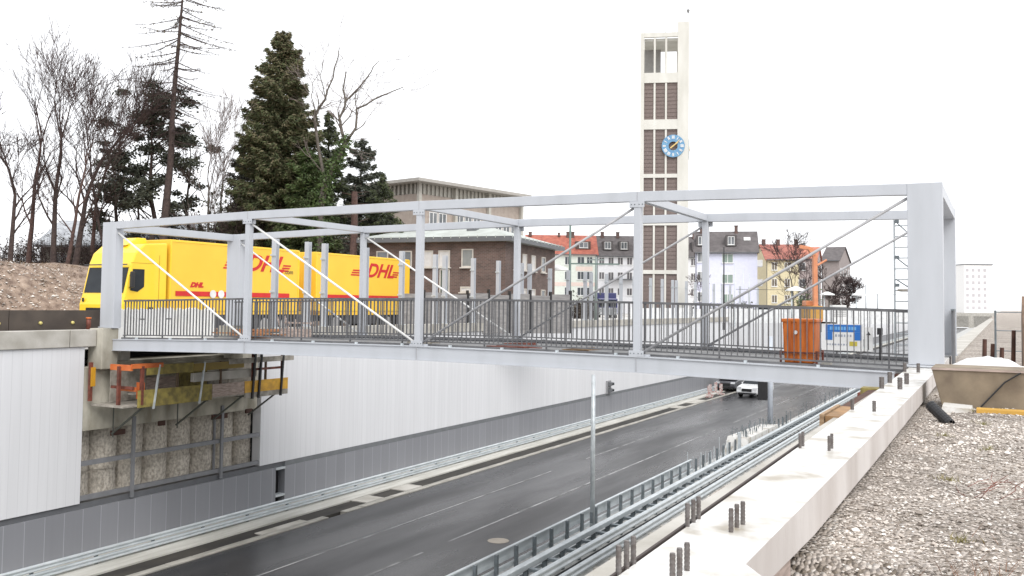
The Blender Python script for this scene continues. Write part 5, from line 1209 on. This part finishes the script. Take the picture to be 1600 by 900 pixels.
def clump_tree(px, ytop, D, base, seed, label, clumps, m, name='pine_tree', leaf=.058, trunk_r=.16, bm=bark, n_leaf=520, cat='tree'):
    rr = random.Random(seed); p = gat(px, D, base); base = hz(p.x, p.y) if (p.x < -1.5 and D < 75) else base; p.z = base; t = thing(name, label, cat, p); tk, f1 = MB(), MB(); H = (476 - ytop) / F_ * D - base
    q = Vector((0, 0, -.2))
    for k in range(6): q2 = Vector((rr.gauss(0, .1), rr.gauss(0, .1), H * .88 * (k + 1) / 6)); limb(tk, q, q2, trunk_r * (1 - k / 7), trunk_r * (1 - (k + 1) / 7), 7); q = q2
    for (u_, z, s) in clumps:      # sideways (m), height (fraction), size
        c0 = Vector((right.x * u_, right.y * u_, 0)) + Vector((rr.gauss(0, .6) * .7, rr.gauss(0, .6) * .7, z * H)); limb(tk, Vector((0, 0, max(.3, z * H - abs(u_) * .5 - .4))), c0, .045, .012, 4)
        for j in range(int(n_leaf * 2.0 * s * s)):
            v = Vector((rr.gauss(0, 1), rr.gauss(0, 1), rr.gauss(0, .7))); v = v * (s * .46); v.z *= .7; leafq(f1, c0 + v, leaf * rr.uniform(.6, 1.3), rr, 1.8)
        for j in range(7): v = Vector((rr.gauss(0, 1), rr.gauss(0, 1), rr.gauss(0, .6))).normalized() * s * .9; limb(tk, c0, c0 + v, .015, .004, 3)
    tk.build('trunk', bm, t); f1.build('crown', m, t); return t

# left group of bare trees
LG = 'bare trees on the bank at far left'
for i, (px, yt, D, bz, r, lean, sd, lb) in enumerate((
    (78, 18, 52, 2.1, .16, .02, 1, 'tall bare tree at the far left edge with straight trunk'),
    (100, 95, 50, 2.1, .11, .14, 2, 'bare tree left of the truck leaning slightly right'),
    (112, 88, 53, 2.2, .17, .12, 3, 'thick bare trunk rising directly left of the truck cab'),
    (140, 75, 56, 2.0, .13, .02, 4, 'bare tree with fine spreading crown beside the truck cab'),
    (172, 118, 54, 1.8, .10, -.22, 5, 'leaning bare tree crossing behind the left bridge portal'),
    (42, 60, 55, 2.2, .15, .05, 6, 'bare tree beyond the left edge of the bridge'),
    (12, 110, 50, 2.2, .14, .04, 16, 'bare tree at the outermost left of the bank'))):
    bare_tree(px, yt, D, bz, sd, lb, r, (lean, 0), spread=.42, depth=4 if px in (172, 42) else 5, up=.22, bm=barkr if i % 2 else bark, trunk_f=.36, name='bare_tree')
bare_tree(218, 60, 60, 2, 21, 'slim bare tree left of the tall sparse larch', .09, (-.08, 0), spread=.35, depth=4, up=.2)
bare_tree(318, 150, 58, .5, 22, 'pale bare tree between the larch and the big spruce', .12, (.03, 0), spread=.38, depth=5, up=.25, bm=barkg, tm=mat('pale_twig', (.2, .16, .15), .9))
bare_tree(345, 120, 66, .5, 23, 'faint bare tree close left of the big spruce', .10, (0, 0), spread=.4, depth=4, up=.25, bm=barkg, tm=mat('pale_twig', (.2, .16, .15), .9))
# sparse tall larch
def larch():
    rr = random.Random(31); D = 54; p = gat(249, D, 0); base = hz(p.x, p.y); p.z = base; t = thing('larch_tree', 'very tall sparse larch with thin drooping bare branches', 'tree', p); H = (470 + 55) / F_ * D - base
    tk, br_, nd = MB(), MB(), MB(); top = Vector((right.x * .9, right.y * .9, H)); n = 12; q = Vector((0, 0, -.3))
    for k in range(n): q2 = top * ((k + 1) / n) + Vector((rr.gauss(0, .04), rr.gauss(0, .04), 0)); limb(tk, q, q2, .24 * (1 - k / n) ** .8 + .02, .26 * (1 - (k + 1) / n) ** .8 + .02, 8); q = q2
    for i in range(78):
        u_ = .44 + .56 * (i / 78) + rr.uniform(-.01, .01); o_ = top * u_; side = 1 if rr.random() < .5 else -1
        a = math.atan2(right.y, right.x) + (0 if side > 0 else math.pi) + rr.gauss(0, .7); L_ = rr.uniform(1.4, 3.1) * (1 - max(0, u_ - .8) * 2.2) * (1 if u_ > .6 else .6)
        q = o_; d = Vector((math.cos(a), math.sin(a), -.38 + rr.gauss(0, .07))); n = 7; L_ *= 1.12
        for k in range(n):
            q2 = q + d.normalized() * L_ / n; d.z += .045; r = .032 * (1 - k / n) + .007; limb(br_, q, q2, r, r * .85, 4)
            for j in range(6):
                e = q2 + Vector((rr.gauss(0, .20), rr.gauss(0, .20), rr.gauss(-.04, .10))); limb(br_, q2, e, .009, .005, 3)
            if u_ > .7:
                for j in range(2): leafq(nd, q2 + Vector((rr.gauss(0, .14), rr.gauss(0, .14), rr.gauss(-.03, .08))), .035, rr)
            q = q2
    tk.build('trunk', bark, t, smooth=True); br_.build('branches', twigm, t); nd.build('sparse_needles', mat('larch_tufts', (.13, .11, .06), .9), t)
larch()
# pine left
rr = random.Random(77)
cl = [(rr.uniform(-2.3, 2.3) * (1 - .25 * abs(z - .5)), z, rr.uniform(.45, .9)) for z in [.36 + .62 * (i / 44) for i in range(45)]]
cl = [(u_ * (1.15 if z < .8 else .65), z, s) for u_, z, s in cl]
clump_tree(232, 132, 56, 1.9, 41, 'dark pine with loose clumped crown behind the tall larch', cl, needled, n_leaf=330, trunk_r=.2)
cl = [(rr.uniform(-1.2, 1.2), z, rr.uniform(.4, .8)) for z in [.25 + .7 * (i / 16) for i in range(17)]]
clump_tree(178, 185, 58, 1.9, 42, 'smaller dark pine behind the left bridge portal', cl, needled, n_leaf=300)
clump_tree(290, 205, 60, 1.5, 43, 'narrow dark pine right of the tall larch', cl, needled, n_leaf=300)
spruce(432, 50, 60, -1.0, 3.7, 51, 'big dense spruce towering behind the yellow truck', n_lv=78, dens=3.6, gap=.07, pw=.56, leaf=.062, )
spruce(508, 178, 62, -1.2, 2.3, 52, 'smaller ragged spruce right of the big spruce', n_lv=40, m=needled, m2=needle, dens=2.4, leaf=.06)
spruce(560, 222, 64, -1.2, 2.7, 53, 'dark conifer right of the ivy clad tree', n_lv=36, m=needled, m2=needled, dens=2.6, leaf=.06, pw=.5)
spruce(594, 275, 62, -1.2, 2.2, 54, 'low dark conifer beside the beige building', n_lv=28, m=needled, m2=needle, dens=2.4, gap=.15, leaf=.06)
spruce(475, 235, 58, -1.2, 2.2, 55, 'broad green conifer filling the gap before the smaller spruce', n_lv=34, m=needle, m2=ivy, dens=2.8, leaf=.06, pw=.5)
spruce(392, 225, 63, -1.0, 2.6, 57, 'short dark conifer tucked behind the left side of the big spruce', n_lv=28, m=needled, m2=hedgem, dens=2.6, leaf=.06, pw=.4)
spruce(622, 350, 56, -1.2, 1.5, 58, 'dark low conifer against the left end of the brick building', n_lv=20, m=needled, m2=needle, dens=1.4)
# ivy clad leaning tree
def ivy_tree():
    rr = random.Random(61); D = 57; p = gat(497, D, 0); base = hz(p.x, p.y); p.z = base; t = thing('ivy_clad_tree', 'leaning bare tree with ivy covered trunk and open crown right of the spruces', 'tree', p)
    def w(px, py): q = at(px, py, D) - p; return q
    tk, tw_, iv = MB(), MB(), MB()
    P = [Vector((0, 0, 0)), w(500, 330), w(508, 285), w(528, 250), w(540, 222)]
    for a, b, r0, r1 in zip(P[:-1], P[1:], (.26, .23, .2, .17), (.23, .2, .17, .14)): limb(tk, a, b, r0, r1, 9)
    def path(pts, r0, r1, kids=True):
        V = [w(*q) for q in pts]; n = len(V) - 1
        for i in range(n):
            ra = r0 + (r1 - r0) * i / n; rb = r0 + (r1 - r0) * (i + 1) / n; a, b = V[i], V[i + 1]
            j = a + (b - a) * .5 + Vector((rr.gauss(0, .05), rr.gauss(0, .05), rr.gauss(0, .05))); limb(tk, a, j, ra, (ra + rb) / 2, 6); limb(tk, j, b, (ra + rb) / 2, rb, 6)
            if kids:
                for q in range(2):
                    dd = ((b - a).normalized() + Vector((rr.gauss(0, .6), rr.gauss(0, .6), rr.gauss(.1, .4)))).normalized(); grow(tk, tw_, a + (b - a) * rr.random(), dd, rr.uniform(.8, 1.5), rb * .5, 2, rr, .1, .5, .007)
    path([(540, 222), (532, 195), (530, 185), (539, 165), (536, 140), (541, 112)], .11, .035)
    path([(530, 190), (515, 172)], .04, .02)
    path([(539, 158), (560, 138), (580, 112), (592, 95)], .06, .02); path([(540, 222), (556, 200), (557, 170), (585, 155), (615, 142), (630, 136)], .09, .02)
    path([(556, 204), (572, 188)], .03, .015); path([(557, 170), (556, 145), (570, 130)], .035, .015)
    path([(505, 270), (492, 190), (494, 178), (508, 155), (512, 140), (523, 105), (530, 75)], .10, .025); path([(508, 155), (500, 118), (505, 98)], .035, .012); path([(494, 178), (486, 150), (488, 130), (500, 112)], .035, .012)
    path([(545, 232), (575, 240), (590, 232)], .03, .012)
    for a, b, n, s in ((P[1], P[2], 700, .42), (P[2], P[3], 700, .40), (P[3], P[4], 500, .32), (P[4], w(541, 212), 120, .25), (P[0], P[1], 900, .5)):
        for k in range(n): c = a + (b - a) * rr.random() + Vector((rr.gauss(0, s * .6), rr.gauss(0, s * .6), rr.gauss(0, s * .5))); leafq(iv, c, .075 * rr.uniform(.6, 1.2), rr, 1.2)
    tk.build('trunk', barkg, t); tw_.build('twigs', mat('pale_twig', (.2, .16, .15), .9), t); iv.build('ivy', ivy, t)
ivy_tree()
# reddish trunk
rr = random.Random(65); p = gat(551, 55, -1.4); t = thing('dead_pine_trunk', 'reddish brown straight conifer trunk in front of the dark conifers', 'tree', p); mb, m2 = MB(), MB(); H = (474 - 300) / F_ * 55 + 1.4
q = Vector((0, 0, 0))
for k in range(6): q2 = Vector((rr.gauss(0, .03), rr.gauss(0, .03), H * (k + 1) / 6)); limb(mb, q, q2, .30 - .02 * k, .28 - .02 * k, 9); q = q2
for k in range(26): a = rr.uniform(0, 6.28); z = H * rr.uniform(.5, 1.0); m2.tube((0, 0, z), (math.cos(a) * .9, math.sin(a) * .9, z + rr.uniform(-.1, .4)), .025, .008, 4)
mb.build('trunk', barkr, t, smooth=True); m2.each('branch_stubs', barkr, t)
# brown brush on and behind the bank
def brush(name, label, x0, x1, D, z0, z1, n, m, seed, leaf=.05, cat='shrub'):
    rr = random.Random(seed); p = gat((x0 + x1) / 2, D, z0); z0 = hz(p.x, p.y) if D < 70 else z0; p.z = z0; t = thing(name, label, cat, p); st, lf = MB(), MB(); W_ = (x1 - x0) / F_ * D / 2; H = z1 - z0
    for k in range(n):
        u_ = rr.uniform(-W_, W_); v = rr.uniform(-1.2, 1.2); b = Vector((right.x * u_ + fwd.x * v, right.y * u_ + fwd.y * v, 0)); h = H * rr.uniform(.5, 1) * (1 - .4 * (abs(u_) / W_) ** 2)
        q = b; d = Vector((rr.gauss(0, .2), rr.gauss(0, .2), 1))
        for j in range(4):
            d = (d + Vector((rr.gauss(0, .16), rr.gauss(0, .16), 0))).normalized(); q2 = q + d * h / 4; limb(st, q, q2, .022 - .004 * j, .018 - .004 * j, 3)
            for g in range(3): e = q2 + Vector((rr.gauss(0, .3), rr.gauss(0, .3), rr.gauss(.12, .2))); limb(st, q2, e, .008, .005, 3); leafq(lf, e, leaf * rr.uniform(.5, 1.2), rr, 1.3)
            q = q2
    st.build('stems', twigm, t); lf.build('leaves', m, t); return t
brush('brown_shrub', 'tangled brown undergrowth below the bare trees at far left', -10, 165, 57, 2.0, 4.2, 230, hedgem, 71)
brush('brown_shrub', 'tangled brown undergrowth behind the truck cab', 150, 345, 60, 1.4, 6.0, 620, hedgem, 72)
brush('brown_shrub', 'dense dark brush left of the big spruce', 336, 402, 59, -.8, 7.8, 420, mat('olive_brush', (.06, .06, .035), .9, c2=(.035, .04, .02)), 73, leaf=.075)
brush('dark_shrub', 'low dark undergrowth under the spruces behind the trailer', 400, 640, 60, -1.4, 4.6, 900, needled, 74, leaf=.08)
# right side trees
bare_tree(1240, 352, 120, GB, 81, 'bare tree in front of the yellow house', .14, (.0, 0), spread=.55, depth=5, up=.1, minr=.016, bm=barkg)
bare_tree(1262, 395, 115, GB, 82, 'small bare tree just left of the excavator arm', .12, (.05, 0), spread=.6, depth=4, up=.1, minr=.016)
bare_tree(1296, 392, 150, GB, 83, 'tall bare tree right of the excavator arm', .18, (0, 0), spread=.5, depth=5, up=.15, minr=.022, bm=barkg)
bare_tree(1322, 418, 125, GB, 84, 'round bushy bare tree furthest right behind the railing', .16, (0, 0), spread=.7, depth=6, up=.02, minr=.02, kids=(2, 3), bm=barkr)
bare_tree(1306, 438, 130, GB, 85, 'low bare bush left of the round bushy tree', .12, (0, 0), spread=.7, depth=5, up=.02, minr=.02, bm=barkg)
bare_tree(1094, 425, 110, GB, 86, 'small bare tree at the right foot of the church tower', .08, (0, 0), spread=.6, depth=4, up=.05, minr=.014)
brush('dark_shrub', 'round dark bush left of the blue truck', 896, 918, 95, GB, .9, 70, hedgem, 75, leaf=.11)
brush('dark_shrub', 'dark bush at the foot of the row houses left of the tower', 905, 930, 100, GB, 2.0, 40, needled, 76, leaf=.1)
brush('dark_shrub', 'low hedge below the lilac house', 1100, 1180, 105, GB, .9, 110, mat('grey_green_brush', (.15, .16, .12), .9), 77, leaf=.1)
brush('dark_shrub', 'low green bush just left of the excavator', 1248, 1268, 110, GB, 2.4, 70, ivy, 78, leaf=.1)

# ------------------------------------------------------------------ light
w = bpy.data.worlds.new('World'); sc.world = w; w.use_nodes = True; nt = w.node_tree; N = nt.nodes; L = nt.links
bg = N['Background']; sky = N.new('ShaderNodeTexSky'); sky.sky_type = 'NISHITA'; sky.sun_disc = False; sky.sun_elevation = R(48); sky.sun_rotation = R(132); sky.dust_density = 1; sky.air_density = 1.0; sky.ozone_density = 1
hs = N.new('ShaderNodeHueSaturation'); hs.inputs['Saturation'].default_value = .10; L.new(sky.outputs[0], hs.inputs['Color'])
ov = N.new('ShaderNodeMixRGB'); ov.inputs[0].default_value = .8; ov.inputs[2].default_value = (6.6, 6.7, 6.9, 1); L.new(hs.outputs[0], ov.inputs[1]); L.new(ov.outputs[0], bg.inputs['Color']); bg.inputs['Strength'].default_value = .10
sl = bpy.data.lights.new('sun', 'SUN'); sl.energy = 1.0; sl.angle = R(40); sl.color = (1, .97, .94); so_ = bpy.data.objects.new('sun', sl); COL.objects.link(so_)
SUNROT = R(132); el = R(48)
sd = Vector((math.sin(SUNROT) * math.cos(el), math.cos(SUNROT) * math.cos(el), math.sin(el)))
so_.rotation_euler = sd.to_track_quat('Z', 'Y').to_euler(); so_.location = (20, -20, 40)
sc.view_settings.view_transform = 'Standard'; sc.view_settings.look = 'None'; sc.view_settings.exposure = 1.2; sc.view_settings.gamma = 1
sc.render.engine = 'CYCLES'; sc.cycles.max_bounces = 6; sc.cycles.diffuse_bounces = 3; sc.cycles.use_denoising = True
